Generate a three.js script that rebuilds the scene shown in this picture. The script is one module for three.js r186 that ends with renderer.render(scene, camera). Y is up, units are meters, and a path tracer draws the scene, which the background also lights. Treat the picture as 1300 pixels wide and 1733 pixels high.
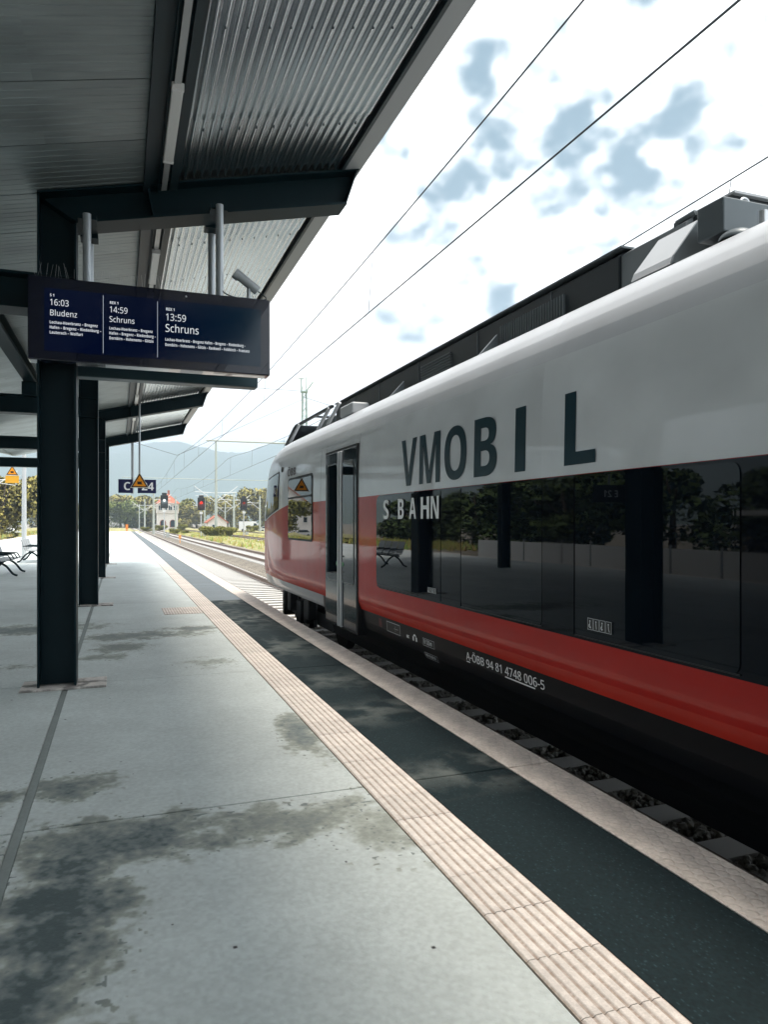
import * as THREE from 'three';
import { mergeGeometries } from 'three/addons/utils/BufferGeometryUtils.js';
import { RoundedBoxGeometry } from 'three/addons/geometries/RoundedBoxGeometry.js';
import { FontLoader } from 'three/addons/loaders/FontLoader.js';
import { TextGeometry } from 'three/addons/geometries/TextGeometry.js';

// ---------------------------------------------------------------- camera, sky, sun, exposure
const scene = new THREE.Scene();
const camera = new THREE.PerspectiveCamera(70.78, 1300 / 1733, 0.05, 9000);
camera.position.set(0, 1.5, 0);
camera.rotation.set(0, -20.12 * Math.PI / 180, 0);
camera.setViewOffset(1300, 1733, 0, -17.5, 1300, 1733);
scene.add(camera);
const renderer = new THREE.WebGLRenderer({ antialias: true });
renderer.setSize(769, 1024);
renderer.toneMapping = THREE.LinearToneMapping;
renderer.toneMappingExposure = 3.5;
renderer.shadowMap.enabled = true;

// noise
function hash3(x, y, z) { let h = Math.imul(x, 374761393) ^ Math.imul(y, 668265263) ^ Math.imul(z, 2147483647 ^ 974711); h = Math.imul(h ^ (h >>> 13), 1274126177); h ^= h >>> 16; return (h >>> 0) / 4294967295; }
const fade = (t) => t * t * (3 - 2 * t), lerp = (a, b, t) => a + (b - a) * t;
function noise(x, y, z = 0) {
  const i = Math.floor(x), j = Math.floor(y), k = Math.floor(z), u = fade(x - i), v = fade(y - j), w = fade(z - k);
  const c = (a, b, d) => hash3(i + a, j + b, k + d);
  return lerp(lerp(lerp(c(0, 0, 0), c(1, 0, 0), u), lerp(c(0, 1, 0), c(1, 1, 0), u), v), lerp(lerp(c(0, 0, 1), c(1, 0, 1), u), lerp(c(0, 1, 1), c(1, 1, 1), u), v), w);
}
function fbm(x, y, z = 0, n = 5) { let s = 0, a = 0.5, t = 0; for (let i = 0; i < n; i++) { s += a * noise(x, y, z); t += a; x *= 2.03; y *= 2.03; z *= 2.03; a *= 0.5; } return s / t; }
const clamp = (v, a = 0, b = 1) => Math.min(b, Math.max(a, v));
const sstep = (a, b, v) => { const t = clamp((v - a) / (b - a)); return t * t * (3 - 2 * t); };
let seed = 7; const rnd = () => { seed = (Math.imul(seed, 1664525) + 1013904223) >>> 0; return seed / 4294967296; };

{ // broken bright cloud with holes of blue
  const W = 2048, Hh = 1024, data = new Float32Array(W * Hh * 4);
  const holes = [[0.582, 0.4705, -0.834, 0.2], [0.47, 0.52, -0.86, 0.13], [0.415, 0.545, -0.87, 0.06], [0.55, 0.50, -0.85, 0.06], [0.68, 0.67, -0.82, 0.05], [0.84, 0.54, -0.76, 0.04], [0.70, 0.46, -0.79, 0.035], [-0.5, 0.6, -0.5, 0.2], [0.3, 0.6, 0.9, 0.2], [-0.8, 0.5, 0.4, 0.15], [0.9, 0.5, 0.5, 0.15]]
    .map(([x, y, z, r]) => { const l = Math.hypot(x, y, z); return [x / l, y / l, z / l, r]; });
  for (let j = 0; j < Hh; j++) for (let i = 0; i < W; i++) {
    const v = ((j + 0.5) / Hh - 0.5) * Math.PI, u = ((i + 0.5) / W - 0.5) * 2 * Math.PI;
    const y = Math.sin(v), x = Math.cos(v) * Math.cos(u), z = Math.cos(v) * Math.sin(u);
    const p = 1 / (Math.max(y, 0) + 0.35), n = fbm(x * p * 2.2 + 5, y * 3 + 9, z * p * 2.2 + 3, 6), n2 = fbm(x * 11 + 1, y * 17 + 4, z * 11, 6), n3 = fbm(x * 30, y * 44 + 2, z * 30, 4);
    let hole = 0;
    for (const [hx, hy, hz, r] of holes) { const d = Math.hypot(x - hx, y - hy, z - hz) / r; hole = Math.max(hole, (r > 0.1 ? 1 : 0.6) * sstep(1.45, -0.3, d + (n2 - 0.5) * 3.4 + (n3 - 0.5) * 3.2)); }
    const low = 1 - sstep(0.04, 0.34, y);
    const grey = clamp(low * sstep(0.40, 0.62, n) * 0.9 + 0.06);
    let r = lerp(0.78, 0.18, grey), g = lerp(0.795, 0.205, grey), b = lerp(0.80, 0.225, grey);
    hole *= 0.9 * sstep(0.1, 0.25, y);
    r = lerp(r, 0.0, hole); g = lerp(g, 0.048, hole); b = lerp(b, 0.084, hole);
    if (y < 0) { r = 0.4; g = 0.42; b = 0.43; }
    data.set([r, g, b, 1], (j * W + i) * 4);
  }
  const t = new THREE.DataTexture(data, W, Hh, THREE.RGBAFormat, THREE.FloatType);
  t.mapping = THREE.EquirectangularReflectionMapping; t.magFilter = THREE.LinearFilter; t.minFilter = THREE.LinearFilter; t.needsUpdate = true;
  scene.background = t; scene.environment = t;
}
const sun = new THREE.DirectionalLight(0xfff4e6, 1.35);
sun.position.set(25, 96, -3); sun.target.position.set(0, 0, -15); sun.castShadow = true; sun.shadow.radius = 24;
sun.shadow.mapSize.set(2048, 2048);
Object.assign(sun.shadow.camera, { left: -60, right: 60, top: 60, bottom: -60, near: 1, far: 300 });
scene.add(sun, sun.target);
scene.fog = new THREE.FogExp2(0xcfe3f4, 0.00055);

// ---------------------------------------------------------------- helpers
const rgb = (r, g, b) => new THREE.Color().setRGB(r, g, b);
const mat = (r, g, b, roughness = 0.6, o = {}) => new THREE.MeshPhysicalMaterial({ color: rgb(r, g, b), roughness, side: THREE.DoubleSide, ...o });
const taken = {};
function numbered(n) { const k = taken[n] = (taken[n] ?? -1) + 1; return k ? n + '_' + String(k).padStart(3, '0') : n; }
function mesh(name, g, m, parent) {
  const geo = Array.isArray(g) ? (g.length > 1 ? mergeGeometries(g.map((q) => { const c = q.index ? q.toNonIndexed() : q; for (const k of Object.keys(c.attributes)) if (!['position', 'normal', 'uv'].includes(k)) c.deleteAttribute(k); return c; })) : g[0]) : g;
  const o = new THREE.Mesh(geo, m); o.name = parent ? name : numbered(name); o.castShadow = o.receiveShadow = true; (parent || scene).add(o); return o;
}
function tag(o, label, category, group, kind) { o.userData = { ...o.userData, label, category }; if (group) o.userData.group = group; if (kind) o.userData.kind = kind; return o; }
function thing(name, label, category, pos = [0, 0, 0], group) { const o = new THREE.Group(); o.name = numbered(name); o.position.set(...pos); scene.add(o); return tag(o, label, category, group); }
function structure(o, kind = 'structure') { o.userData.kind = kind; return o; }
function copy(o, label) { const c = o.clone(); c.name = numbered(o.name.replace(/_\d\d\d$/, '')); c.userData = { ...o.userData }; if (label) c.userData.label = label; scene.add(c); return c; }
const box = (w, h, d, x = 0, y = 0, z = 0) => new THREE.BoxGeometry(w, h, d).translate(x, y, z);
const bx = (x0, x1, y0, y1, z0, z1) => box(x1 - x0, y1 - y0, Math.abs(z1 - z0), (x0 + x1) / 2, (y0 + y1) / 2, (z0 + z1) / 2);
const rbx = (x0, x1, y0, y1, z0, z1, r = 0.01) => new RoundedBoxGeometry(x1 - x0, y1 - y0, Math.abs(z1 - z0), 2, r).translate((x0 + x1) / 2, (y0 + y1) / 2, (z0 + z1) / 2);
function rod(a, b, r, n = 8, r2 = r) {
  const A = new THREE.Vector3(...a), B = new THREE.Vector3(...b), d = B.clone().sub(A), g = new THREE.CylinderGeometry(r2, r, d.length(), n);
  g.applyQuaternion(new THREE.Quaternion().setFromUnitVectors(new THREE.Vector3(0, 1, 0), d.normalize()));
  return g.translate((A.x + B.x) / 2, (A.y + B.y) / 2, (A.z + B.z) / 2);
}
function tube(pts, r, n = 6, seg = 40) { return new THREE.TubeGeometry(new THREE.CatmullRomCurve3(pts.map((p) => new THREE.Vector3(...p))), seg, r, n, false); }
// prism: polygon in (x,y), extruded over z0..z1
function prism(poly, z0, z1) { const s = new THREE.Shape(poly.map(([x, y]) => new THREE.Vector2(x, y))); return new THREE.ExtrudeGeometry(s, { depth: Math.abs(z1 - z0), bevelEnabled: false }).translate(0, 0, Math.min(z0, z1)); }
// prism with polygon in (z,y), extruded over x0..x1
function prismX(poly, x0, x1) { return prism(poly.map(([z, y]) => [-z, y]), x0, x1).rotateY(Math.PI / 2); }
function tex(w, h, fn, srgb = true) {
  const d = new Uint8Array(w * h * 4);
  for (let j = 0; j < h; j++) for (let i = 0; i < w; i++) { const c = fn((i + 0.5) / w, (j + 0.5) / h); d.set([255 * clamp(c[0]), 255 * clamp(c[1]), 255 * clamp(c[2]), 255], (j * w + i) * 4); }
  const t = new THREE.DataTexture(d, w, h); t.magFilter = THREE.LinearFilter; t.minFilter = THREE.LinearMipmapLinearFilter; t.generateMipmaps = true; t.wrapS = t.wrapT = THREE.RepeatWrapping; if (srgb) t.colorSpace = THREE.SRGBColorSpace; t.needsUpdate = true; return t;
}
const toS = (v) => v <= 0.0031308 ? 12.92 * v : 1.055 * Math.pow(v, 1 / 2.4) - 0.055;
function planarUV(g, fu, fv) { const p = g.attributes.position, uv = g.attributes.uv; for (let i = 0; i < p.count; i++) uv.setXY(i, fu(p.getX(i), p.getY(i), p.getZ(i)), fv(p.getX(i), p.getY(i), p.getZ(i))); return g; }
function canvasTex(w, h, draw) { const c = document.createElement('canvas'); c.width = w; c.height = h; draw(c.getContext('2d'), w, h); const t = new THREE.CanvasTexture(c); t.colorSpace = THREE.SRGBColorSpace; t.anisotropy = 8; return t; }
const fontB = await new FontLoader().loadAsync('fonts/droid/droid_sans_bold.typeface.json');
const fontR = await new FontLoader().loadAsync('fonts/droid/droid_sans_regular.typeface.json');
// text in the plane, fitted to a box (w x h), origin at lower corner
function textFit(str, font, w, h, depth = 0.002) {
  const g = new TextGeometry(str, { font, size: 1, depth: 0.01, curveSegments: 5 }); g.computeBoundingBox(); const b = g.boundingBox;
  g.translate(-b.min.x, -b.min.y, 0); g.scale(w / (b.max.x - b.min.x), h / (b.max.y - b.min.y), depth / 0.01); return g;
}

// ---------------------------------------------------------------- materials
const steel = mat(0.003, 0.017, 0.023, 0.5, { specularIntensity: 0.4 });
const galv = mat(0.42, 0.45, 0.47, 0.38, { metalness: 0.6 });
const ceilTex = tex(256, 256, (u, v) => { const n = fbm(u * 6, v * 60, 2, 4), m = fbm(u * 3, v * 4, 5, 3), c = 0.70 + (n - 0.5) * 0.1 + (m - 0.5) * 0.14; return [c, c, c * 0.985]; });
const ceilMat = mat(0.62, 0.64, 0.64, 0.42, { metalness: 0.45, map: ceilTex });
const corrMat = mat(0.80, 0.84, 0.85, 0.24, { metalness: 1 });
const darkTrim = mat(0.012, 0.027, 0.034, 0.5);
const tray = mat(0.5, 0.52, 0.52, 0.4, { metalness: 0.4 });
const whitePlastic = mat(0.78, 0.78, 0.76, 0.4);
const fasciaMat = mat(0.30, 0.32, 0.33, 0.45);

// ---------------------------------------------------------------- ground, tracks
const gravelTex = tex(512, 512, (u, v) => { const n = fbm(u * 60, v * 60, 1, 3), m = fbm(u * 5, v * 5, 8, 4); const c = 0.52 + (n - 0.5) * 0.5 + (m - 0.5) * 0.18; return [c * 1.02, c * 0.98, c * 0.92]; });
gravelTex.repeat.set(1, 1);
const groundMat = mat(0.9, 0.88, 0.82, 0.95, { map: gravelTex });
{
  const g = new THREE.PlaneGeometry(9000, 9000, 1, 1).rotateX(-Math.PI / 2).translate(0, -0.86, 0);
  planarUV(g, (x) => x / 6, (x, y, z) => z / 6);
  structure(mesh('ground', g, groundMat)).userData.label = 'pale gravel ground of the station yard';
}
const ballastMat = mat(0.62, 0.59, 0.54, 0.95, { map: gravelTex });
const railMat = mat(0.16, 0.10, 0.07, 0.45, { metalness: 0.6 });
const sleeperMat = mat(0.56, 0.555, 0.535, 0.85);
const TR = [4.19, 8.25, 17, 26, -11.3];
const railProfile = (x) => [[x - 0.06, -0.70], [x + 0.06, -0.70], [x + 0.02, -0.67], [x + 0.02, -0.59], [x + 0.036, -0.58], [x + 0.036, -0.55], [x - 0.036, -0.55], [x - 0.036, -0.58], [x - 0.02, -0.59], [x - 0.02, -0.67]];
const sleeperGeo = prism([[-1.25, -0.9], [1.25, -0.9], [1.25, -0.70], [0.45, -0.715], [-0.45, -0.715], [-1.25, -0.70]], -0.13, 0.13);
TR.forEach((cx, k) => {
  const t = new THREE.Group(); t.name = numbered('railway_track'); scene.add(t); structure(t); t.userData.label = ['railway track under the train beside the platform', 'second railway track beside the train', 'railway track beyond the grass verge', 'farthest railway track by the parked cars', 'railway track on the other side of the platform'][k];
  const z0 = 14, z1 = -420;
  const g = prism([[cx - 2.1, -0.88], [cx + 2.1, -0.88], [cx + 1.5, -0.742], [cx - 1.5, -0.742]], z0, z1);
  planarUV(g, (x) => x / 3, (x, y, z) => z / 3); mesh('ballast_bed', g, ballastMat, t);
  for (const s of [-0.7535, 0.7535]) mesh('rail', prism(railProfile(cx + s), z0, z1), railMat, t);
  const individual = k === 0 ? 96 : 0, rest = [];
  for (let i = 0; i < 420; i++) {
    const z = -1.95 - i * 0.62 + (k ? k * 0.2 : 0);
    if (i < individual) { const m = mesh('sleeper', sleeperGeo, sleeperMat, t); m.position.set(cx, 0, z); m.rotation.y = (rnd() - 0.5) * 0.01; }
    else rest.push(sleeperGeo.clone().translate(cx, 0, z));
  }
  for (let i = 1; i < 22; i++) rest.push(sleeperGeo.clone().translate(cx, 0, -1.95 + i * 0.62));
  const r = mesh('sleeper_row', rest, sleeperMat, t); r.userData.kind = 'stuff';
});
{ // loose ballast stones between platform and rail
  const N = 9500, g = new THREE.IcosahedronGeometry(0.026, 0), p = g.attributes.position;
  for (let i = 0; i < p.count; i++) p.setXYZ(i, p.getX(i) * 1.2, p.getY(i) * 0.8, p.getZ(i));
  const im = new THREE.InstancedMesh(g, mat(0.34, 0.33, 0.31, 0.9), N), m = new THREE.Matrix4(), q = new THREE.Quaternion(), e = new THREE.Euler();
  for (let i = 0; i < N; i++) {
    e.set(rnd() * 6, rnd() * 6, rnd() * 6); q.setFromEuler(e); const s = 0.6 + rnd();
    let zz = -1 - rnd() * 15; const k0 = Math.round((-1.95 - zz) / 0.62), dz = zz - (-1.95 - k0 * 0.62); if (Math.abs(dz) < 0.17) zz += (dz < 0 ? -1 : 1) * (0.17 + rnd() * 0.1 - Math.abs(dz));
    m.compose(new THREE.Vector3(2.6 + rnd() * 2.2, -0.742 + rnd() * 0.025, zz), q, new THREE.Vector3(s, s, s)); im.setMatrixAt(i, m);
    const q2 = 0.75 + rnd() * 0.4; im.setColorAt(i, rgb(q2, q2, q2 * 0.96));
  }
  im.name = 'ballast_stones'; scene.add(im); tag(im, 'loose dark ballast stones in the gap beside the platform edge', 'ballast', null, 'stuff');
}

// ---------------------------------------------------------------- platform
const PX0 = -9.5, PX1 = 2.529, ZN = 12, ZF = -130;
const blob = (x, z, bx_, bz, rx, rz) => { const d = Math.hypot((x - bx_) / rx, (z - bz) / rz); return d; };
const stains = [[-0.24, -3.05, 0.24, 0.75, 0.95], [-0.3, -2.3, 0.16, 0.5, 0.9], [0.05, -3.62, 0.55, 0.26, 0.75], [0.75, -3.55, 0.5, 0.22, 0.5], [-0.27, -4.45, 0.22, 0.22, 0.7], [-0.72, -4.35, 0.18, 0.16, 0.75], [1.2, -5.0, 0.13, 0.5, 0.65], [1.2, -3.4, 0.25, 0.4, 0.35], [0.25, -10.1, 0.8, 0.35, 0.6], [0.0, -9.2, 0.3, 0.35, 0.5], [-1.3, -11.2, 1.0, 0.5, 0.65], [-0.2, -8.6, 0.35, 0.2, 0.4], [1.0, -10.5, 0.35, 0.25, 0.6], [-1.4, -8.3, 0.5, 0.2, 0.4], [0.9, -7.9, 0.3, 0.3, 0.3]];
const stainTex = tex(860, 2048, (u, v) => {
  const x = -3.2 + u * 5.6, z = -14.6 + v * 14.2;
  const big = fbm(x * 1.3, z * 1.3, 3, 4), mid = fbm(x * 7, z * 7, 11, 4), fine = fbm(x * 60, z * 60, 4, 3), spk = noise(x * 45, z * 45, 9), fine2 = fbm(x * 26, z * 26, 14, 4);
  let c = [0.51, 0.56, 0.552].map((q) => q * (0.86 + 0.28 * big) * (0.94 + 0.12 * mid) * (0.84 + 0.32 * fine));
  let s = 0;
  for (const [bx_, bz, rx, rz, a] of stains) { const d = blob(x, z, bx_, bz, rx, rz); s = Math.max(s, a * sstep(1.6, 0.0, d + (mid - 0.5) * 1.5 + (fine2 - 0.5) * 0.9)); }
  s = clamp(1.3 * s * (0.72 + 0.6 * (fbm(x * 40, z * 40, 6, 4) - 0.2)));
  let near = 9; for (const st of stains) near = Math.min(near, blob(x, z, st[0], st[1], st[2] * 1.7, st[3] * 1.5));
  if (spk > 0.86 && near < 1) s = Math.max(s, 0.7 * sstep(1.05, 0.6, near));
  const warm = 0.8 * sstep(0.08, 0.4, s) * (1 - sstep(0.45, 0.9, s));
  c = c.map((q, i) => lerp(lerp(q, q * [0.62, 0.6, 0.52][i], clamp(warm)), [0.02, 0.045, 0.05][i], clamp(s * 0.9 * sstep(0.0, 0.75, s))));
  if (hash3(Math.floor(x * 90), Math.floor(z * 90), 5) > 0.9998) c = [0.03, 0.03, 0.03];
  return c.map(toS);
});
const wideTex = tex(512, 1024, (u, v) => {
  const x = u * 6, z = v * 12, w = Math.sin(u * 6.283), big = fbm(3 + Math.cos(u * 6.283) * 1.1, 3 + w * 1.1 + v * 0, 2 + Math.abs(v - 0.5) * 8, 4), mid = fbm(x * 4, z * 4, 7, 4), fine = fbm(x * 30, z * 30, 2, 3);
  const c = [0.50, 0.545, 0.54].map((q) => q * (0.82 + 0.36 * big) * (0.9 + 0.2 * mid) * (0.9 + 0.2 * fine)); return c.map(toS);
});
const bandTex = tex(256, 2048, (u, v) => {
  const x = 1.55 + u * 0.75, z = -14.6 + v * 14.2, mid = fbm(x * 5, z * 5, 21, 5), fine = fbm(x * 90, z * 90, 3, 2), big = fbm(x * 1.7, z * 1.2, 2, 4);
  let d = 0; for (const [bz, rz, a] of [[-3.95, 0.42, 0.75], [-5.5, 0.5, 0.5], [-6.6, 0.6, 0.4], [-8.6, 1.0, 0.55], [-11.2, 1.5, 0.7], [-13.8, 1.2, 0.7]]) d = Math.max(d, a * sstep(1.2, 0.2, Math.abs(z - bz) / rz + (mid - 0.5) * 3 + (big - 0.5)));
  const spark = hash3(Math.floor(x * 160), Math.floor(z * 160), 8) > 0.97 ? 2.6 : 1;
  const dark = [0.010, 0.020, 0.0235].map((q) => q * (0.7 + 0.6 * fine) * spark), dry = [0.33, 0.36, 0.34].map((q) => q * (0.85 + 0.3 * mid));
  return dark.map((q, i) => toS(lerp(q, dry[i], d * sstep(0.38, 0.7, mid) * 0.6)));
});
const bandFarSheen = tex(128, 1024, (u, v) => { const n = fbm(u * 4, v * 40, 3, 5), f = fbm(u * 30, v * 400, 3, 2); return [0.042, 0.06, 0.066].map((q) => toS(q * (0.5 + n) * (0.8 + 0.4 * f))); });  // far asphalt lightened, its grey-blue sky sheen put into the colour
const tileTex = tex(256, 256, (u, v) => { const n = fbm(u * 9, v * 9, 3, 4), f = fbm(u * 70, v * 70, 1, 2); const c = 0.86 + (n - 0.5) * 0.16 + (f - 0.5) * 0.12; return [c, c * 0.965, c * 0.925]; });
const hexBump = tex(512, 512, (u, v) => { // raised rounds in staggered rows
  const a = u * 16, b = v * 16; let best = 9; for (let j = -1; j <= 1; j++) for (let i = -1; i <= 1; i++) { const r = Math.floor(b) + j, cx = Math.floor(a) + i + 0.5 + (((r % 2) + 2) % 2) * 0.5, cy = r + 0.5; best = Math.min(best, Math.hypot(a - cx, b - cy)); }
  const c = sstep(0.5, 0.36, best); return [c, c, c];
}, false);
const grain = tex(512, 512, (u, v) => { const c = fbm(u * 110, v * 110, 3, 3) * 0.7 + 0.3 * noise(u * 300, v * 300, 1); return [c, c, c]; }, false), g1 = grain.clone(); g1.repeat.set(5.6 / 0.9, 14.2 / 0.9); g1.needsUpdate = true;
const slabNear = mat(1, 1, 1, 0.72, { map: stainTex, bumpMap: g1, bumpScale: 0.0025 }), slabFar = mat(1, 1, 1, 0.7, { map: wideTex });
const bandNear = mat(1, 1, 1, 0.75, { map: bandTex, specularIntensity: 0.3 }), bandFarSheenM = mat(1, 1, 1, 0.42, { map: bandFarSheen });
const ribTex = tex(256, 256, (u, v) => { const n = fbm(u * 9, v * 9, 3, 4), f = fbm(u * 70, v * 70, 1, 2), r = Math.abs((u * 0.31 / 0.306 * 7) % 1 - 0.0), g = Math.min(r, 1 - r); const c = 0.88 + (n - 0.5) * 0.14 + (f - 0.5) * 0.12, k = sstep(0.2, 0.05, g) * (0.35 + 0.9 * fbm(u * 14, v * 30, 7, 3)); return [c * lerp(1, 0.76, k), c * 0.975 * lerp(1, 0.71, k), c * 0.955 * lerp(1, 0.67, k)]; });
const tileM = [0.86, 0.80, 0.89, 0.83].map((q) => mat(q * 1.02, q, q * 0.98, 0.7, { map: ribTex }));
const edgeM = mat(0.96, 0.94, 0.93, 0.68, { map: tileTex, bumpMap: hexBump, bumpScale: 0.004 });
const platform = new THREE.Group(); platform.name = 'platform'; scene.add(platform); structure(platform); platform.userData.label = 'concrete station platform with ribbed guidance strip and pale edge slabs';
const wallMat = mat(0.3, 0.3, 0.29, 0.85, { map: wideTex });
mesh('platform_body', [bx(PX0, PX1 - 0.06, -0.9, -0.035, ZN, ZF)], mat(0.05, 0.05, 0.05, 0.9), platform);
mesh('platform_wall', [bx(PX1 - 0.05, PX1 - 0.02, -0.9, -0.06, ZN, ZF)], wallMat, platform);
function slab(x0, x1, z0, z1, m, name, uvk) {
  const g = new RoundedBoxGeometry(x1 - x0, 0.05, z0 - z1, 1, 0.006).translate((x0 + x1) / 2, -0.025, (z0 + z1) / 2);
  if (uvk === 'near') planarUV(g, (x) => (x + 3.2) / 5.6, (x, y, z) => (z + 14.6) / 14.2);
  else if (uvk === 'band') planarUV(g, (x) => (x - 1.55) / 0.75, (x, y, z) => (z + 14.6) / 14.2);
  else if (uvk === 'edge') planarUV(g, (x) => x / 0.9, (x, y, z) => z / 0.9);
  else planarUV(g, (x) => x / 6, (x, y, z) => z / 12);
  return mesh(name, g, m, platform);
}
const J = []; for (let k = -4; k < 38; k++) J.push(-3.88 - (k - 0) * 3.41);
for (let i = 0; i < J.length - 1; i++) {
  const za = J[i] - 0.006, zb = J[i + 1] + 0.006; if (zb < ZF) break;
  const near = zb > -14.6 && za <= 0.1;
  slab(-0.443, 1.296, za, zb, near ? slabNear : slabFar, 'concrete_slab', near ? 'near' : '');
  slab(-3.1, -0.492, za, zb, near ? slabNear : slabFar, 'concrete_slab', near ? 'near' : '');
  slab(PX0 + 0.3, -3.115, za, zb, slabFar, 'concrete_slab', '');
  slab(PX0, PX0 + 0.29, za, zb, edgeM, 'edge_slab', 'edge');
  slab(1.612, 2.224, za, zb, near ? bandNear : bandFarSheenM, 'asphalt_band', near ? 'band' : '');
  slab(2.232, PX1, za, zb, edgeM, 'edge_slab', 'edge');
}
{ // joint filler along the columns
  const g = bx(-0.49, -0.445, -0.05, -0.006, ZN, ZF); planarUV(g, (x) => (x * 3 + 3.2) / 5.6, (x, y, z) => z / 5);
  mesh('joint_filler', g, mat(0.42, 0.44, 0.43, 0.85, { map: wideTex }), platform);
  // ribbed tile: seven ribs along z
  const P = [], w = 0.306, n = 7; P.push([0, -0.05], [0, 0.001]);
  for (let i = 0; i < n; i++) { const c = (i + 0.5) * w / n, r = w / n; P.push([c - r * 0.42, 0.001], [c - r * 0.28, 0.006], [c + r * 0.28, 0.006], [c + r * 0.42, 0.001]); }
  P.push([w, 0.001], [w, -0.05]);
  const L = 0.304, tg = prism(P, -L / 2, L / 2); planarUV(tg, (x) => x / 0.31, (x, y, z) => z / 0.31);
  let z = -0.6, i = 0;
  while (z > -30) { let zz = z - L / 2; const hit = J.find((q) => Math.abs(q - zz) < 0.02); const m = mesh('guidance_tile', tg, tileM[(i * 7 + (i >> 2)) % 4], platform); m.position.set(1.301, (rnd() - 0.5) * 0.0015, zz); z -= 0.308; i++; }
  const lg = prism(P, ZF, z); planarUV(lg, (x) => x / 0.31, (x, y, q) => q / 0.31); const far = mesh('guidance_tile_row', lg.translate(1.301, 0, 0), tileM[0], platform); far.userData.kind = 'stuff';
  for (let k = 0; k < 2; k++) for (let a = 0; a < 3; a++) { const m = mesh('guidance_tile', tg, tileM[(a + k) % 4], platform); m.position.set(1.29 - 0.306 * 2 + (k ? 0.0 : 0.306) - 0.004, 0.004, -12.4 - a * 0.308 + 0.05); }
}
const mortarTex = tex(256, 256, (u, v) => { const n = fbm(u * 9, v * 9, 5, 5), e = fbm(u * 25, v * 25, 2, 3); const c = lerp(0.62, 0.25, sstep(0.5, 0.66, n)) * (0.85 + 0.3 * e); return [c * 1.04, c * 0.98, c * 0.92].map(toS); });
const mortarM = mat(1, 1, 1, 0.9, { map: mortarTex });

// ---------------------------------------------------------------- canopy
const FZ = [13.2, 6.38, -0.44, -7.26, -14.08, -20.9, -27.72], ROOF0 = 13.6, ROOF1 = -28.25;
const SL = 0.235, yc = (x) => 4.634 + SL * x;     // underside of the roof at x
const canopy = thing('platform_canopy', 'dark steel platform canopy with corrugated and panelled underside over the platform', 'canopy');
const mxs = [(x) => x, (x) => -7 - x];
for (const zf of FZ) {
  const visible = zf < 0;
  for (const m of mxs) {
    const fl = (pts, dz0, dz1) => { const q = pts.map(([x, y]) => [m(x), y]); return prism(q, zf + dz0, zf + dz1); };
    const xo = -0.700, xi = -0.376, t = 0.018;
    // column: web across the platform, flanges along it
    const colG = [fl([[xo, 0.01], [xi, 0.01], [xi, 4.3], [xo, 4.44]], -0.006, 0.006), fl([[xo, 0.01], [xo + t, 0.01], [xo + t, 4.45], [xo, 4.45]], -0.15, 0.15), fl([[xi - t, 0.01], [xi, 0.01], [xi, 4.215], [xi - t, 4.215]], -0.15, 0.15)];
    const col = mesh('column', colG, steel, canopy);
    for (const q of [3.38, 3.72]) mesh('cap_plate', fl([[xo + t, q], [xi - t, q], [xi - t, q + 0.015], [xo + t, q + 0.015]], -0.14, 0.14), steel, col);
    // girder rising to the roof edge
    const top = (x) => yc(x) - 0.005, bot = (x) => 4.219 + 0.2205 * (x + 0.376);
    const gir = mesh('girder', [fl([[xo, top(xo) - 0.02], [2.30, top(2.30) - 0.02], [2.19, bot(2.19) + 0.02], [xi, bot(xi) + 0.02]], -0.006, 0.006),
      fl([[xo, top(xo) - 0.02], [2.33, top(2.33) - 0.02], [2.33, top(2.33)], [xo, top(xo)]], -0.15, 0.15),
      fl([[xi, bot(xi)], [2.20, bot(2.20)], [2.195, bot(2.20) + 0.02], [xi, bot(xi) + 0.02]], -0.15, 0.15),
      fl([[2.30, top(2.30) - 0.02], [2.315, top(2.30) - 0.02], [2.20, bot(2.2) + 0.02], [2.185, bot(2.2) + 0.02]], -0.148, 0.148)], steel, canopy);
    mesh('stiffener', [fl([[0.235, top(0.235) - 0.022], [0.25, top(0.25) - 0.022], [0.305, bot(0.3) + 0.022], [0.29, bot(0.29) + 0.022]], -0.145, 0.145)], steel, gir);
    mesh('stiffener', [fl([[xo + t, 4.42], [xo + t + 0.016, 4.41], [xi + 0.005, bot(xi) + 0.022], [xi - 0.011, bot(xi) + 0.024]], -0.145, 0.145)], steel, gir);
  }
  const zt = zf; // tie beam between the two columns, posts for the valley purlins
  mesh('tie_beam', [bx(-6.30 + 0.0, -0.702, 3.43, 3.71, zt - 0.006, zt + 0.006), bx(-6.298, -0.702, 3.41, 3.43, zt - 0.15, zt + 0.15), bx(-6.298, -0.702, 3.71, 3.73, zt - 0.15, zt + 0.15)], steel, canopy);
  for (const xx of [-1.5, -5.5]) mesh('valley_post', [bx(xx - 0.12, xx + 0.12, 3.732, 3.965, zf - 0.1, zf + 0.1)], steel, canopy);
}
for (const xx of [-1.5, -5.5]) mesh('purlin', [bx(xx - 0.09, xx + 0.09, 3.968, 3.985, ROOF0, ROOF1), bx(xx - 0.006, xx + 0.006, 3.985, 4.17, ROOF0, ROOF1), bx(xx - 0.09, xx + 0.09, 4.17, 4.187, ROOF0, ROOF1)], steel, canopy);
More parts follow.
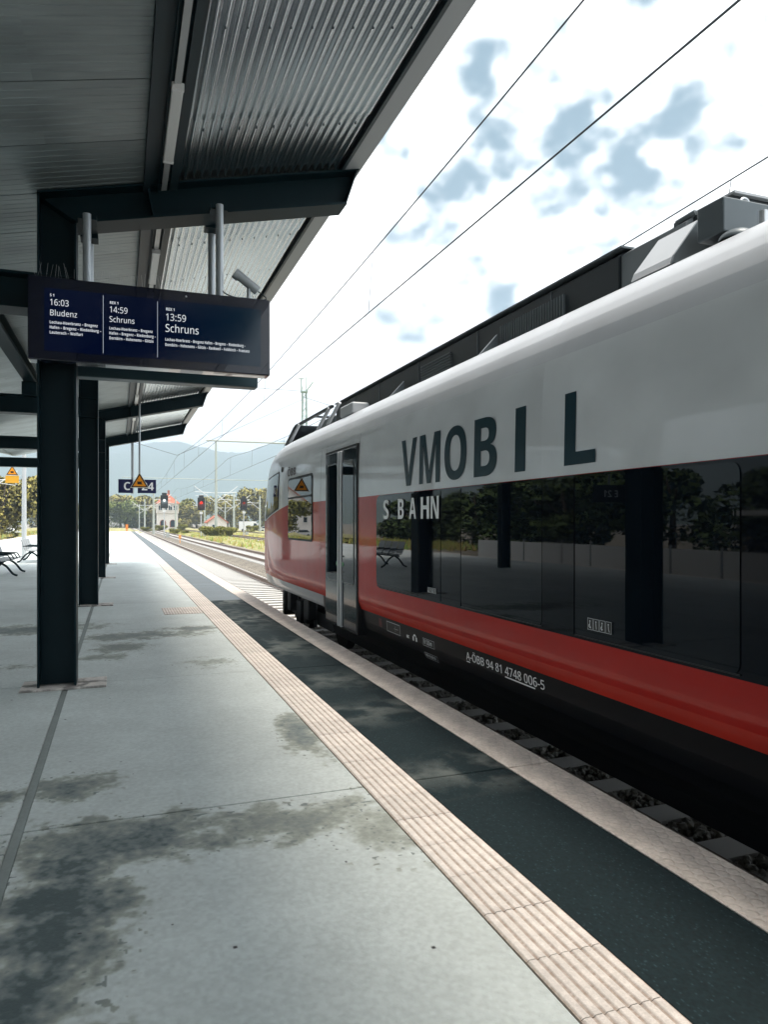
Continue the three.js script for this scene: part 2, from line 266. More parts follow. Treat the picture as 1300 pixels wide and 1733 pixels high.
{
  const ang = Math.atan(SL), cs = Math.cos(ang);
  // ceiling panel: profile along z with narrow grooves, extruded up the slope
  const W = 0.863, nr = 9, P = [[0, 0.03], [0, 0]]; for (let i = 1; i < nr; i++) { const z = i * W / nr; P.push([z - 0.005, 0], [z - 0.002, 0.004], [z + 0.002, 0.004], [z + 0.005, 0]); } P.push([W, 0], [W, 0.03]);
  const len = (0.20 + 3.48) / cs;
  const mk = (s) => { const g = prismX(P, 0, len); planarUV(g, (x) => x / 1.5, (x, y, z) => z / 1.5); g.rotateZ(s > 0 ? ang : 0); if (s < 0) { g.translate(-len, 0, 0); g.rotateZ(-ang); } return g; };
  const gs = [mk(1), mk(-1)];
  const ceilMs = [0, 1, 2].map((i) => { const c = ceilMat.clone(); c.color = rgb(0.57 + i * 0.05, 0.67 + i * 0.05, 0.70 + i * 0.05); return c; });
  let k = 0;
  for (let z = ROOF1 + 0.02; z < ROOF0 - 0.8; z += 0.877, k++) [0, 1].forEach((s) => { const o = mesh('ceiling_panel', gs[s], ceilMs[(k * 5 + (k >> 1)) % 3], canopy); o.position.set(s ? -7 + 3.48 : -3.48, yc(-3.48) + 0.004, z); });
  // corrugated sheets
  const period = 0.0765, n = 21, segs = 10, P2 = []; for (let i = 0; i <= n * segs; i++) P2.push([i * period / segs, 0.017 * Math.sin(i / segs * 2 * Math.PI)]);
  const SLn = 2.68, cg = (s) => {
    const pos = [], idx = [], uv = []; const c = Math.cos(ang), sn = Math.sin(ang);
    for (const zz of [0, SLn + 0.06]) for (const [a, b] of P2) { const x = a * c - b * sn, y = a * sn + b * c + (zz ? 0.012 : 0); pos.push(s > 0 ? x : -x, y, zz); uv.push(a, zz); }
    const N = P2.length; for (let i = 0; i < N - 1; i++) idx.push(i, i + 1, N + i, i + 1, N + i + 1, N + i);
    const g = new THREE.BufferGeometry(); g.setAttribute('position', new THREE.Float32BufferAttribute(pos, 3)); g.setAttribute('uv', new THREE.Float32BufferAttribute(uv, 2)); g.setIndex(idx); g.computeVertexNormals(); return g;
  };
  const cgs = [cg(1), cg(-1)];
  for (let z = -6.05 - 9 * SLn; z < ROOF0 - 1; z += SLn) { const zc = Math.max(z, ROOF1); [0, 1].forEach((s) => { const o = mesh('corrugated_sheet', cgs[s], corrMat, canopy); o.position.set(mxs[s](0.525), yc(0.525) + 0.012, zc); if (z < ROOF1) o.scale.z = (SLn - (ROOF1 - z)) / SLn; }); }
  const screwG = new THREE.CylinderGeometry(0.008, 0.008, 0.012, 6), sc = [];
  for (let z = -6.2 - 8 * SLn; z < 0; z += SLn / 2) for (let i = 1; i < n; i += 2) { const a = (i + 0.75) * period; sc.push(screwG.clone().translate(0.525 + a * cs, yc(0.525 + a * cs) + 0.001, z)); }
  mesh('sheet_screws', sc, darkTrim, canopy).userData.kind = 'stuff';
  for (const [s, m] of mxs.entries()) {
    const slope = (x0, x1, d0, d1) => prism([[m(x0), yc(x0) + d0], [m(x1), yc(x1) + d0], [m(x1), yc(x1) + d1], [m(x0), yc(x0) + d1]], ROOF1, ROOF0);
    mesh('edge_channel', [slope(0.205, 0.27, -0.055, 0.03), slope(0.27, 0.335, -0.02, 0.03)], darkTrim, canopy);
    mesh('edge_channel', [slope(0.335, 0.345, -0.05, 0.02), slope(0.345, 0.445, 0.0, 0.02)], steel, canopy);
    mesh('edge_channel', [slope(0.445, 0.52, -0.035, 0.03)], darkTrim, canopy);
    mesh('cable_tray', [slope(0.37, 0.42, -0.03, -0.005)], tray, canopy);
    mesh('gutter', [slope(2.135, 2.17, -0.02, 0.05)], darkTrim, canopy);
    mesh('fascia', [slope(2.172, 2.36, -0.012, 0.11)], fasciaMat, canopy);
    mesh('light_block_deck', [slope(-3.5, 2.34, 0.115, 0.15)], fasciaMat, canopy);  // unseen cover sheet added above the panels to block light
  }
}
// mortar patches at the column feet
for (const zf of FZ.slice(2)) { const g = new RoundedBoxGeometry(0.72, 0.02, 0.42, 1, 0.006).translate(-0.48, 0.008, zf + 0.02); planarUV(g, (x) => x, (x, y, z) => z * 0.9 + zf); mesh('mortar_patch', g, mortarM, platform); }
// strip lights in the channel
{
  const l0 = thing('strip_light', 'white strip light fitting under the canopy between the panels and corrugated sheet', 'light', [0.395, yc(0.395) - 0.045, -6.03], 'strip lights along the canopy channel');
  mesh('diffuser', new RoundedBoxGeometry(0.085, 0.05, 1.1, 2, 0.012), mat(0.75, 0.75, 0.72, 0.35), l0);
  for (const s of [-1, 1]) mesh('end_cap', new RoundedBoxGeometry(0.09, 0.056, 0.035, 2, 0.006).translate(0, 0, s * 0.565), whitePlastic, l0);
  for (const z of [-2.6, -9.45, -12.85, -16.3, -19.7, -23.1]) copy(l0).position.z = z;
}

// ---------------------------------------------------------------- departure displays
function screenTex() {
  return canvasTex(1880, 545, (c, w, h) => {
    const g = c.createLinearGradient(0, 0, w, 0); g.addColorStop(0, '#020a26'); g.addColorStop(0.5, '#020b25'); g.addColorStop(1, '#03202f'); c.fillStyle = g; c.fillRect(0, 0, w, h);
    c.fillStyle = '#c8d4de'; c.fillRect(475, 15, 4, 515); c.fillRect(936, 20, 4, 510);
    c.fillStyle = '#eef3f7';
    const T = (s, x, y, px, b, wmax) => { c.font = (b ? 'bold ' : '') + px + 'px sans-serif'; const m = c.measureText(s).width; c.save(); c.translate(x, y); c.scale(wmax ? Math.min(1, wmax / m) : 0.86, 1); c.fillText(s, 0, 0); c.restore(); };
    T('S 1', 45, 70, 34, 1); T('16:03', 42, 145, 74); T('Bludenz', 42, 235, 72);
    ['Lochau-Hoerbranz – Bregenz', 'Hafen – Bregenz – Riedenburg –', 'Lauterach – Wolfurt'].forEach((s, i) => T(s, 42, 305 + i * 44, 36, 1, 420 * [0.93, 1, 0.64][i]));
    T('REX 1', 530, 85, 34, 1); T('14:59', 526, 160, 74); T('Schruns', 526, 245, 70);
    ['Lochau-Hoerbranz – Bregenz', 'Hafen – Bregenz – Riedenburg –', 'Dornbirn – Hohenems – Götzis'].forEach((s, i) => T(s, 526, 313 + i * 44, 36, 1, 398 * [0.93, 1, 0.95][i]));
    T('REX 1', 1010, 95, 36, 1); T('13:59', 1005, 185, 88); T('Schruns', 1003, 290, 98);
    ['Lochau-Hoerbranz – Bregenz Hafen – Bregenz – Riedenburg –', 'Dornbirn – Hohenems – Götzis – Rankweil – Feldkirch – Frastanz'].forEach((s, i) => T(s, 1003, 372 + i * 48, 38, 1, 770 * [0.95, 1][i]));
  });
}
const casing = mat(0.002, 0.004, 0.018, 0.22, { clearcoat: 0.6 });
function display(z0, face, label, tint) {
  const d = thing('departure_display', label, 'display board', [0.3, 2.905, z0], 'twin departure displays');
  const w = 2.1, h = 0.725;
  mesh('casing', new RoundedBoxGeometry(w, h, 0.17, 2, 0.012).translate(0, h / 2, 0), tint, d);
  const st = screenTex(), sm = new THREE.MeshPhysicalMaterial({ color: 0x000000, roughness: 0.12, emissive: 0xffffff, emissiveMap: st, emissiveIntensity: 0.23 });
  const s = new THREE.PlaneGeometry(1.88, 0.545); if (face < 0) s.rotateY(Math.PI);
  mesh('screen', s.translate(0.02, h / 2 - 0.01, face * 0.0875), sm, d);
  for (const x of [-0.58, 0.585]) { const y1 = 4.219 + 0.2205 * (x + 0.3 + 0.376) - 2.905, p = mesh('hanger_pole', rod([x, h, 0], [x, y1 + 0.01, 0], 0.036, 14), galv, d); mesh('bracket', box(0.16, 0.05, 0.16, x, y1 - 0.0, -face * 0.1), steel, p); }
  const sp = []; for (let i = 0; i < 62; i++) { const x = -1.0 + i * 0.0315 + (rnd() - 0.5) * 0.02; if (x > 0.6 && x < 1.0) continue; sp.push(rod([x, h, 0.05], [x + (rnd() - 0.5) * 0.06, h + 0.1 + rnd() * 0.04, 0.05 + (rnd() - 0.5) * 0.1], 0.001, 4)); }
  mesh('bird_spikes', sp, galv, d).userData.kind = 'stuff';
  return d;
}
const disp = display(-6.95, 1, 'dark departure display listing three trains, hung before the first column', casing);
display(-7.60, -1, 'second departure display behind the column, its plain grey back showing below the lit one', mat(0.03, 0.07, 0.085, 0.4));
mesh('status_lamp', new THREE.SphereGeometry(0.008, 8, 6).translate(0.27, 0.725 - 0.05, 0.09), mat(0.8, 0.8, 0.8, 0.3), disp);
{
  const c = thing('security_camera', 'grey tubular security camera on top of the departure display', 'camera', [1.13, 3.63, -6.95]);
  const b = mesh('camera_body', new THREE.CylinderGeometry(0.045, 0.045, 0.24, 18).rotateZ(Math.PI / 2 - 0.62).translate(0.02, 0.17, 0), galv, c);
  mesh('lens_hood', new THREE.CylinderGeometry(0.052, 0.052, 0.06, 18, 1, true).rotateZ(Math.PI / 2 - 0.62).translate(-0.08, 0.235, 0), galv, b);
  mesh('mount', [rod([0.03, 0.0, 0], [0.03, 0.15, 0], 0.02, 10), box(0.16, 0.014, 0.09, 0.02, 0.007, 0)], galv, c);
  mesh('cable', tube([[0.12, 0.1, 0], [0.2, 0.03, 0.01], [-0.1, 0.012, 0.02], [-0.22, 0.06, 0.02], [-0.24, 0.16, 0.02]], 0.006), darkTrim, c);
}

// ---------------------------------------------------------------- hanging signs
const signBlue = '#06104a';
function plate(w, h, draw, pw, ph) { return new THREE.MeshPhysicalMaterial({ map: canvasTex(pw, ph, draw), roughness: 0.4 }); }
function platePart(name, w, h, m, back, parent, x, y, z) { const p = mesh(name, box(w, h, 0.03, x, y, z), back, parent); mesh('printed_face', new THREE.PlaneGeometry(w - 0.004, h - 0.004).translate(x, y, z + 0.0165), m, p); return p; }
const blueBack = mat(0.004, 0.008, 0.07, 0.4);
{
  const s = thing('track_sign', 'dark blue hanging sign with white letter C and number 24', 'sign', [0.42, 2.57, -27.95]);
  mesh('hanger_pole', rod([0, -0.02, -0.03], [0, 1.95, -0.03], 0.05, 12), galv, s);
  const T = (t) => plate(0.5, 0.5, (c, w, h) => { c.fillStyle = signBlue; c.fillRect(0, 0, w, h); c.fillStyle = '#fff'; c.font = 'bold 210px sans-serif'; c.textAlign = 'center'; c.fillText(t, w / 2 + (t === 'C' ? 24 : 14), h * 0.79); }, t === 'C' ? 256 : 330, 256);
  platePart('sign_panel', 0.50, 0.5, T('C'), blueBack, s, -0.24, 0.25, 0.05);
  platePart('sign_panel', 0.645, 0.5, T('24'), blueBack, s, 0.50, 0.25, 0.05);
}
{
  const s = thing('platform_sign', 'dark blue hanging sign with white text E 21 across the platform', 'sign', [-5.6, 2.0, -14.6]);
  mesh('hanger_pole', rod([0, 0.3, -0.03], [0, 1.9, -0.03], 0.03, 12), galv, s);
  platePart('sign_panel', 1.0, 0.42, plate(1, 0.42, (c, w, h) => { c.fillStyle = '#020618'; c.fillRect(0, 0, w, h); c.fillStyle = '#fff'; c.font = 'bold 120px sans-serif'; c.textAlign = 'center'; c.fillText('E 21', w / 2, h * 0.7); }, 512, 215), blueBack, s, 0, 0.2, 0.03);
}
const orange = '#f39a12';
function warnDraw(c, w, h) { c.fillStyle = orange; c.fillRect(0, 0, w, h); c.fillStyle = '#2a1408'; c.fillRect(w * 0.34, h * 0.6, w * 0.3, h * 0.18); c.fillRect(w * 0.32, h * 0.56, w * 0.36, h * 0.05); c.beginPath(); c.moveTo(w * 0.6, h * 0.62); c.lineTo(w * 0.72, h * 0.78); c.lineTo(w * 0.6, h * 0.78); c.fill(); }
function triSign(parent, size, y, z) {
  const tri = (r, d) => { const s = new THREE.Shape([new THREE.Vector2(-r, 0), new THREE.Vector2(r, 0), new THREE.Vector2(0, r * 1.74)]); return new THREE.ExtrudeGeometry(s, { depth: d, bevelEnabled: false }); };
  const b = mesh('triangle_plate', tri(size / 2 * 1.1, 0.01).translate(0, y - size * 0.04, z - 0.012), mat(0.75, 0.72, 0.6, 0.5), parent);
  mesh('border', tri(size / 2, 0.003).translate(0, y, z), mat(0.015, 0.012, 0.01, 0.5), b);
  const g = tri(size / 2 * 0.76, 0.003).translate(0, y + size * 0.065, z + 0.004), w = size * 0.8; planarUV(g, (x) => (x + w / 2) / w, (x, yy) => (yy - y) / w); mesh('printed_face', g, plate(1, 1, warnDraw, 128, 128), b);
}
{
  const s = thing('warning_sign', 'orange triangular warning sign hanging on a pole from the canopy', 'sign', [0.49, 2.45, -20.6]);
  mesh('hanger_pole', rod([0, 0.32, -0.03], [0, yc(0.49) - 2.45 - 0.03, -0.03], 0.028, 10), galv, s); triSign(s, 0.44, 0, 0);
}
{
  const p = thing('lamp_post', 'pale grey lamp post standing on the open platform beyond the canopy', 'lamp post', [-3.75, 0, -33.2]);
  mesh('post', rod([0, 0, 0], [0, 6.2, 0], 0.10, 16, 0.07), mat(0.55, 0.57, 0.58, 0.5), p);
  mesh('base_plate', new THREE.CylinderGeometry(0.18, 0.18, 0.03, 16).translate(0, 0.015, 0), galv, p);
  mesh('lamp_head', [rbx(-0.5, 0.5, 6.15, 6.25, -0.09, 0.09, 0.03)], galv, p);
  const s = thing('warning_sign', 'orange triangular warning sign with orange plate below, fixed to the lamp post', 'sign', [-4.18, 3.15, -33.1]);
  triSign(s, 0.44, 0.30, 0.02); mesh('lower_plate', box(0.5, 0.3, 0.012, 0, 0.12, 0), mat(0.85, 0.42, 0.03, 0.5), s); mesh('bracket', rod([0.2, 0.28, -0.02], [0.36, 0.28, -0.08], 0.015), galv, s);
}

// ---------------------------------------------------------------- benches
{
  const b = thing('platform_bench', 'grey wire mesh bench seats on curved dark legs, beside the tie beam columns', 'bench', [-3.3, 0, -22.0], 'benches along the platform middle');
  const seatM = mat(0.40, 0.42, 0.43, 0.5, { metalness: 0.3 });
  for (let i = 0; i < 4; i++) {
    const z = -0.3 - i * 0.62;
    const s = mesh('seat', prism([[0.0, 0.44], [0.28, 0.425], [0.5, 0.45], [0.5, 0.47], [0.28, 0.445], [0.0, 0.46]], z - 0.27, z + 0.27), seatM, b);
    mesh('backrest', prism([[-0.02, 0.47], [0.0, 0.47], [-0.13, 0.86], [-0.15, 0.86]], z - 0.27, z + 0.27), seatM, s);
    mesh('armrest', [rod([-0.08, 0.62, z + 0.3], [0.42, 0.6, z + 0.3], 0.016), rod([0.42, 0.6, z + 0.3], [0.5, 0.46, z + 0.3], 0.016)], steel, b);
  }
  mesh('beam', rod([0.15, 0.40, 0.1], [0.15, 0.40, -2.6], 0.035, 8), steel, b);
  for (const z of [-0.35, -2.1]) for (const s of [-1, 1]) mesh('leg', tube([[0.15, 0.4, z], [0.15 + s * 0.18, 0.28, z], [0.15 + s * 0.36, 0.06, z], [0.15 + s * 0.46, 0.02, z]], 0.03, 8, 16), steel, b);
  copy(b, 'grey wire mesh bench seats farther along the platform by the lamp post').position.z = -29.5;
}

// ---------------------------------------------------------------- train
const train = thing('commuter_train', 'silver and red commuter train with dark window band standing at the platform', 'train');
const PT = [[-0.14, 2.985], [0.0, 2.94], [0.1, 2.875], [0.2, 2.832], [0.3, 2.812], [0.43, 2.802], [0.52, 2.768], [0.6, 2.763], [1.2, 2.762], [1.81, 2.763], [2.2, 2.768], [2.45, 2.779], [2.6, 2.797], [2.72, 2.828], [2.82, 2.872], [2.9, 2.925], [2.96, 2.98], [3.0, 3.025]];
const RT = [[0, 3.025, 3.0], [0.1, 3.12, 3.05], [0.25, 3.27, 3.10], [0.5, 3.52, 3.145], [0.8, 3.82, 3.17], [1.17, 4.19, 3.18]];
function prof(s) { // -> [x, y]
  if (s > 1.81 && s <= 3) { let i = 9; while (i < PT.length - 2 && PT[i + 1][0] < s) i++; const m = (k) => k >= PT.length - 1 ? 1.0 : (PT[k + 1][1] - PT[k - 1][1]) / (PT[k + 1][0] - PT[k - 1][0]); const [a, xa] = PT[i], [b, xb] = PT[i + 1], h = b - a, t = (s - a) / h; return [(2 * t ** 3 - 3 * t * t + 1) * xa + (t ** 3 - 2 * t * t + t) * h * m(i) + (3 * t * t - 2 * t ** 3) * xb + (t ** 3 - t * t) * h * m(i + 1), s]; }
  if (s <= 3) { let i = 0; while (i < PT.length - 2 && PT[i + 1][0] < s) i++; const [a, xa] = PT[i], [b, xb] = PT[i + 1]; return [lerp(xa, xb, clamp((s - a) / (b - a), 0, 1)), s]; }
  const r = s - 3; let i = 0; while (i < RT.length - 2 && RT[i + 1][0] < r) i++; const [a, xa, ya] = RT[i], [b, xb, yb] = RT[i + 1], t = clamp((r - a) / (b - a)); return [lerp(xa, xb, t), lerp(ya, yb, t)];
}
function surf(s, z, off = 0) {
  const [x, y] = prof(s), e = 0.02, [xa, ya] = prof(Math.max(-0.14, s - e)), [xb, yb] = prof(s + e), l = Math.hypot(xb - xa, yb - ya), nx = -(yb - ya) / l, ny = (xb - xa) / l;
  const w = clamp((-13 - z) / 2.3);
  return [x + nx * off + 0.13 * w * w * (1 - 0.25 * clamp((x - 2.8) / 1.4)), y + ny * off - 0.0 * w, z + Math.max(0, y - 1.65) * 0.42 * w];
}
function panel(s0, s1, z0, z1, off = 0, mirror = false) {
  const f0 = typeof s0 === 'function' ? s0 : () => s0, f1 = typeof s1 === 'function' ? s1 : () => s1;
  const zs = []; const n = Math.max(1, Math.ceil((z0 - z1) / (z1 < -12.5 && z0 - z1 < 4 ? 0.2 : 1))); for (let i = 0; i <= n; i++) zs.push(lerp(z0, z1, i / n));
  if (z0 > -13 && z1 < -13) { for (let q = -13; q > z1; q -= 0.2) zs.push(q); zs.sort((a, b) => b - a); }
  const ts = new Set([0, 1]); const A = f0(z0), B = f1(z0); for (let k = 0; k <= 30; k++) ts.add(k / 30); for (const [q] of PT) if (q > A && q < B) ts.add((q - A) / (B - A));
  const tt = [...ts].sort((a, b) => a - b), pos = [], uv = [], idx = [];
  for (const z of zs) for (const t of tt) { const s = lerp(f0(z), f1(z), t), p = surf(s, z, off); pos.push(mirror ? 8.38 - p[0] : p[0], p[1], p[2]); uv.push(z, s); }
  const N = tt.length; for (let i = 0; i < zs.length - 1; i++) for (let j = 0; j < N - 1; j++) { const a = i * N + j; idx.push(a, a + 1, a + N, a + 1, a + N + 1, a + N); }
  const g = new THREE.BufferGeometry(); g.setAttribute('position', new THREE.Float32BufferAttribute(pos, 3)); g.setAttribute('uv', new THREE.Float32BufferAttribute(uv, 2)); g.setIndex(idx); g.computeVertexNormals();
  const nn = g.attributes.normal; let c = 0; for (let i = 0; i < nn.count; i++) c += nn.getX(i) * (mirror ? 1 : -1); if (c < 0) { const ix = g.index.array; for (let i = 0; i < ix.length; i += 3) { const q = ix[i]; ix[i] = ix[i + 1]; ix[i + 1] = q; } g.computeVertexNormals(); }
  return g;
}
// a flat-side panel with rounded corners (z0 > z1)
function rpanel(y0, y1, z0, z1, r, off, tilt = 0) {
  const s = new THREE.Shape(), w = z0 - z1, h = y1 - y0; s.moveTo(r, 0); s.lineTo(w - r, 0); s.quadraticCurveTo(w, 0, w, r); s.lineTo(w, h - r); s.quadraticCurveTo(w, h, w - r, h); s.lineTo(r, h); s.quadraticCurveTo(0, h, 0, h - r); s.lineTo(0, r); s.quadraticCurveTo(0, 0, r, 0);
  const g = new THREE.ExtrudeGeometry(s, { depth: 0.006, bevelEnabled: false, curveSegments: 5 }), p = g.attributes.position;
  for (let i = 0; i < p.count; i++) { const a = p.getX(i), b = p.getY(i), d = p.getZ(i), q = surf(y0 + b, z0 - a, off + d - 0.006 + tilt * (a / w - 0.5)); p.setXYZ(i, q[0], q[1], q[2]); }
  g.computeVertexNormals(); return g;
}
const coat = { clearcoat: 0.5, clearcoatRoughness: 0.04, specularIntensity: 0.1 };
const dirt = tex(256, 256, (u, v) => { const n = fbm(u * 8, v * 8, 3, 5), c = 0.93 + (n - 0.5) * 0.14; return [c, c, c]; });
dirt.repeat.set(0.23, 0.31);
const wave = tex(256, 256, (u, v) => { const k = (a, b) => fbm(a * 7, b * 5, 4, 3); const e = Math.min(u, 1 - u, v, 1 - v) * 6, c = lerp(0.5, k(u, v), clamp(e)); return [c, c, c]; }, false); wave.repeat.set(0.4, 0.55);
Object.assign(coat, { bumpMap: wave, bumpScale: 0.006 });
const silverM = mat(0.80, 0.83, 0.85, 0.4, { ...coat, map: dirt }), redM = mat(0.48, 0.022, 0.016, 0.4, { ...coat, clearcoat: 0.36, map: dirt }), redLowLit = mat(0.56, 0.04, 0.025, 0.4, { ...coat, clearcoat: 0.36, map: dirt });  // sill red is the body red lightened, platform reflection put into the colour
const skirtM = mat(0.003, 0.004, 0.006, 0.3, { specularIntensity: 0.35 }), glassM = mat(0.003, 0.006, 0.010, 0.015, { ior: 1.48, specularIntensity: 0.6 });
const bandM = mat(0.003, 0.005, 0.009, 0.03, { ior: 1.42, specularIntensity: 0.5 }), greyM = mat(0.32, 0.35, 0.37, 0.4, { clearcoat: 0.5 }), blackM = mat(0.006, 0.008, 0.010, 0.6), aluM = mat(0.6, 0.62, 0.64, 0.3, { metalness: 0.7 });
const ZB = 9, ZE = -15.3, split = (z) => z > -12.5 ? 1.81 : lerp(1.81, 1.53, clamp((-12.5 - z) / 2.5));
for (const mir of [false, true]) {
  mesh('body_upper', panel(split, 2.62, ZB, ZE, 0, mir), silverM, train);
  mesh('body_lower', panel(0.522, split, ZB, ZE, 0, mir), redM, train);
  mesh('body_sill', panel(0.43, 0.522, ZB, ZE, 0, mir), redLowLit, train);
  mesh('roof_shell', panel(2.62, 4.17, ZB, ZE, 0, mir), mat(0.62, 0.645, 0.68, 0.4, { clearcoat: 0.3, clearcoatRoughness: 0.2, map: dirt }), train);
  mesh('skirt', panel(-0.14, 0.43, ZB, -10.25, 0, mir), skirtM, train);
  mesh('cab_skirt', panel(0.26, 0.43, -10.25, ZE, 0, mir), greyM, train);
}
{ // front and rear ends
  const front = (a, b, m, name) => { const pos = [], idx = [], NX = 14, NY = 10; for (let j = 0; j <= NY; j++) for (let i = 0; i <= NX; i++) { const s = lerp(a, b, j / NY), p = surf(s, ZE), t = i / NX; pos.push(lerp(p[0], 8.38 - p[0], t), p[1], p[2] - 0.55 * (1 - (2 * t - 1) ** 2)); } for (let j = 0; j < NY; j++) for (let i = 0; i < NX; i++) { const q = j * (NX + 1) + i; idx.push(q, q + 1, q + NX + 1, q + 1, q + NX + 2, q + NX + 1); } const g = new THREE.BufferGeometry(); g.setAttribute('position', new THREE.Float32BufferAttribute(pos, 3)); g.setAttribute('uv', new THREE.Float32BufferAttribute(new Float32Array(pos.length / 3 * 2), 2)); g.setIndex(idx); g.computeVertexNormals(); mesh(name, g, m, train); };
  front(0.26, 1.53, redM, 'nose'); front(1.53, 2.75, glassM, 'windscreen'); front(2.75, 3.4, silverM, 'nose_top');
  mesh('rear_end', prism([...PT.map(([y, x]) => [x, y]), ...RT.map(([, x, y]) => [x, y]), ...RT.map(([, x, y]) => [8.38 - x, y]).reverse(), ...PT.map(([y, x]) => [8.38 - x, y]).reverse()], ZB - 0.02, ZB + 0.02), blackM, train);
  mesh('light_block_underframe', [bx(3.05, 5.33, -0.16, 0.4, ZB, -10.3), bx(3.1, 5.28, 0.22, 0.42, -10.3, -14.9)], blackM, train);  // dark boxes added beneath the body so no light leaks through
}
// bogies
for (const zc of [-12.4, 4]) {
  const b = mesh('bogie', [bx(3.12, 3.3, -0.22, 0.0, zc - 1.6, zc + 1.6), bx(5.08, 5.26, -0.22, 0.0, zc - 1.6, zc + 1.6), bx(3.2, 5.2, -0.1, 0.1, zc - 0.3, zc + 0.3), rbx(3.0, 3.2, -0.3, 0.1, zc - 0.45, zc - 0.1, 0.03), rbx(3.0, 3.2, -0.25, 0.16, zc + 0.1, zc + 0.35, 0.03)], blackM, train);
  for (const dz of [-1.2, 1.2]) for (const x of [3.44, 4.94]) { const w = mesh('wheel', [new THREE.CylinderGeometry(0.42, 0.42, 0.13, 28).rotateZ(Math.PI / 2).translate(x, -0.13, zc + dz), new THREE.CylinderGeometry(0.14, 0.14, 0.2, 16).rotateZ(Math.PI / 2).translate(x - 0.06, -0.13, zc + dz)], mat(0.03, 0.03, 0.032, 0.5, { metalness: 0.5 }), b); }
  for (const dz of [-0.75, 0.65]) mesh('damper', rod([3.08, -0.25, zc + dz], [3.06, 0.2, zc + dz + 0.1], 0.03, 10), mat(0.12, 0.13, 0.14, 0.5), b);
}
mesh('rail_guard', [rbx(3.2, 5.2, -0.42, 0.1, -14.95, -14.75, 0.04)], blackM, train);
for (const z of [-13.08, -11.75]) mesh('access_step', rbx(2.92, 3.06, -0.12, 0.25, z - 0.13, z + 0.13, 0.02), blackM, train);
// window band
{
  const panes = [[-7.76, -6.56, 1, 0.004], [-6.545, -6.02, 0, 0.0], [-6.005, -5.60, 0, -0.003], [-5.588, -4.33, 1, 0.003], [-4.318, -3.95, 0, -0.002], [-3.938, -2.62, 1, -0.004], [-2.608, -2.25, 0, 0.002], [-2.238, -0.9, 1, 0.003], [-0.888, -0.5, 0, 0], [-0.488, 0.9, 1, -0.002], [0.912, 1.3, 0, 0], [1.312, 2.7, 1, 0.002], [2.712, 3.1, 0, 0], [3.112, 4.5, 1, 0], [4.512, 8.6, 0, 0]];
  const s = rpanel(0.755, 1.806, 8.7, -7.79, 0.13, 0.004); mesh('window_surround', s, bandM, train);
  for (const [a, b, g, t] of panes) { const q = mesh(g ? 'window_pane' : 'pillar_panel', rpanel(0.775, 1.79, b, a, g ? 0.06 : 0.01, 0.008, t), g ? glassM : bandM, train); if (g) mesh('pane_seal', [rpanel(0.772, 0.78, b, a, 0.002, 0.012)], blackM, q); }
  // cab side window with slanted sill, small saloon window
  const cw = (off, m, name, i) => mesh(name, panel((z) => split(z) + 0.02 + i, (z) => 2.44 - 0.05 * clamp((-13.3 - z) / 1.5) - i, -13.25 - i, -14.95 + i, off), m, train);
  cw(0.004, blackM, 'cab_window_frame', 0); cw(0.009, glassM, 'cab_window', 0.03);
  mesh('saloon_window', rpanel(1.20, 2.26, -10.70, -12.42, 0.1, 0.006), blackM, train); mesh('saloon_window_pane', rpanel(1.235, 2.225, -10.735, -12.385, 0.08, 0.012, 0.004), glassM, train);
  mesh('window_bar', rpanel(1.90, 1.93, -10.74, -12.38, 0.005, 0.016), blackM, train);
}
{ // door: two dark leaves with tall panes and pale centre posts
  const d = new THREE.Group(); d.name = 'door'; train.add(d);
  const flat = (y0, y1, z0, z1, x0, x1, m, n, par, r = 0.006) => mesh(n, rbx(x0, x1, y0, y1, z0, z1, r), m, par);
  flat(0.10, 2.485, -8.47, -9.95, 2.756, 2.90, blackM, 'door_frame', d);
  const doorM = mat(0.02, 0.03, 0.036, 0.12, { ...coat });
  const rshape = (y0, y1, z0, z1, r, x) => { const sh = new THREE.Shape(), w = z0 - z1, h = y1 - y0; sh.moveTo(r, 0); sh.lineTo(w - r, 0); sh.quadraticCurveTo(w, 0, w, r); sh.lineTo(w, h - r); sh.quadraticCurveTo(w, h, w - r, h); sh.lineTo(r, h); sh.quadraticCurveTo(0, h, 0, h - r); sh.lineTo(0, r); sh.quadraticCurveTo(0, 0, r, 0); return new THREE.ExtrudeGeometry(sh, { depth: 0.01, bevelEnabled: false }).rotateY(Math.PI / 2).translate(x, y0, z0); };
  for (const [a, b] of [[-8.50, -9.19], [-9.225, -9.92]]) { const l = flat(0.13, 2.45, a, b, 2.747, 2.80, doorM, 'door_leaf', d, 0.01); mesh('pane_rim', rshape(0.70, 2.30, a - 0.085, b + 0.085, 0.1, 2.742), mat(0.10, 0.11, 0.12, 0.4), l); mesh('door_pane', rshape(0.72, 2.28, a - 0.1, b + 0.1, 0.09, 2.739), glassM, l); }
  for (const z of [-9.12, -9.235]) flat(0.12, 2.44, z + 0.022, z - 0.022, 2.722, 2.76, mat(0.62, 0.64, 0.66, 0.35), 'door_post', d, 0.008);
  for (const z of [-9.04, -9.31]) mesh('door_button', new THREE.CylinderGeometry(0.03, 0.03, 0.02, 16).rotateZ(Math.PI / 2).translate(2.742, 0.95, z), mat(0.05, 0.25, 0.1, 0.4), d);
}
mesh('rain_strip', [panel(2.545, 2.565, -7.66, -10.75, 0.018)], aluM, train);
for (const z of [-8.45, -9.97, -10.25]) mesh('panel_joint', panel(0.44, 2.6, z + 0.004, z - 0.004, 0.0015), blackM, train);
mesh('marker_lamp', new THREE.CylinderGeometry(0.05, 0.05, 0.03, 16).rotateZ(Math.PI / 2).translate(2.775, 2.46, -12.95), blackM, train);
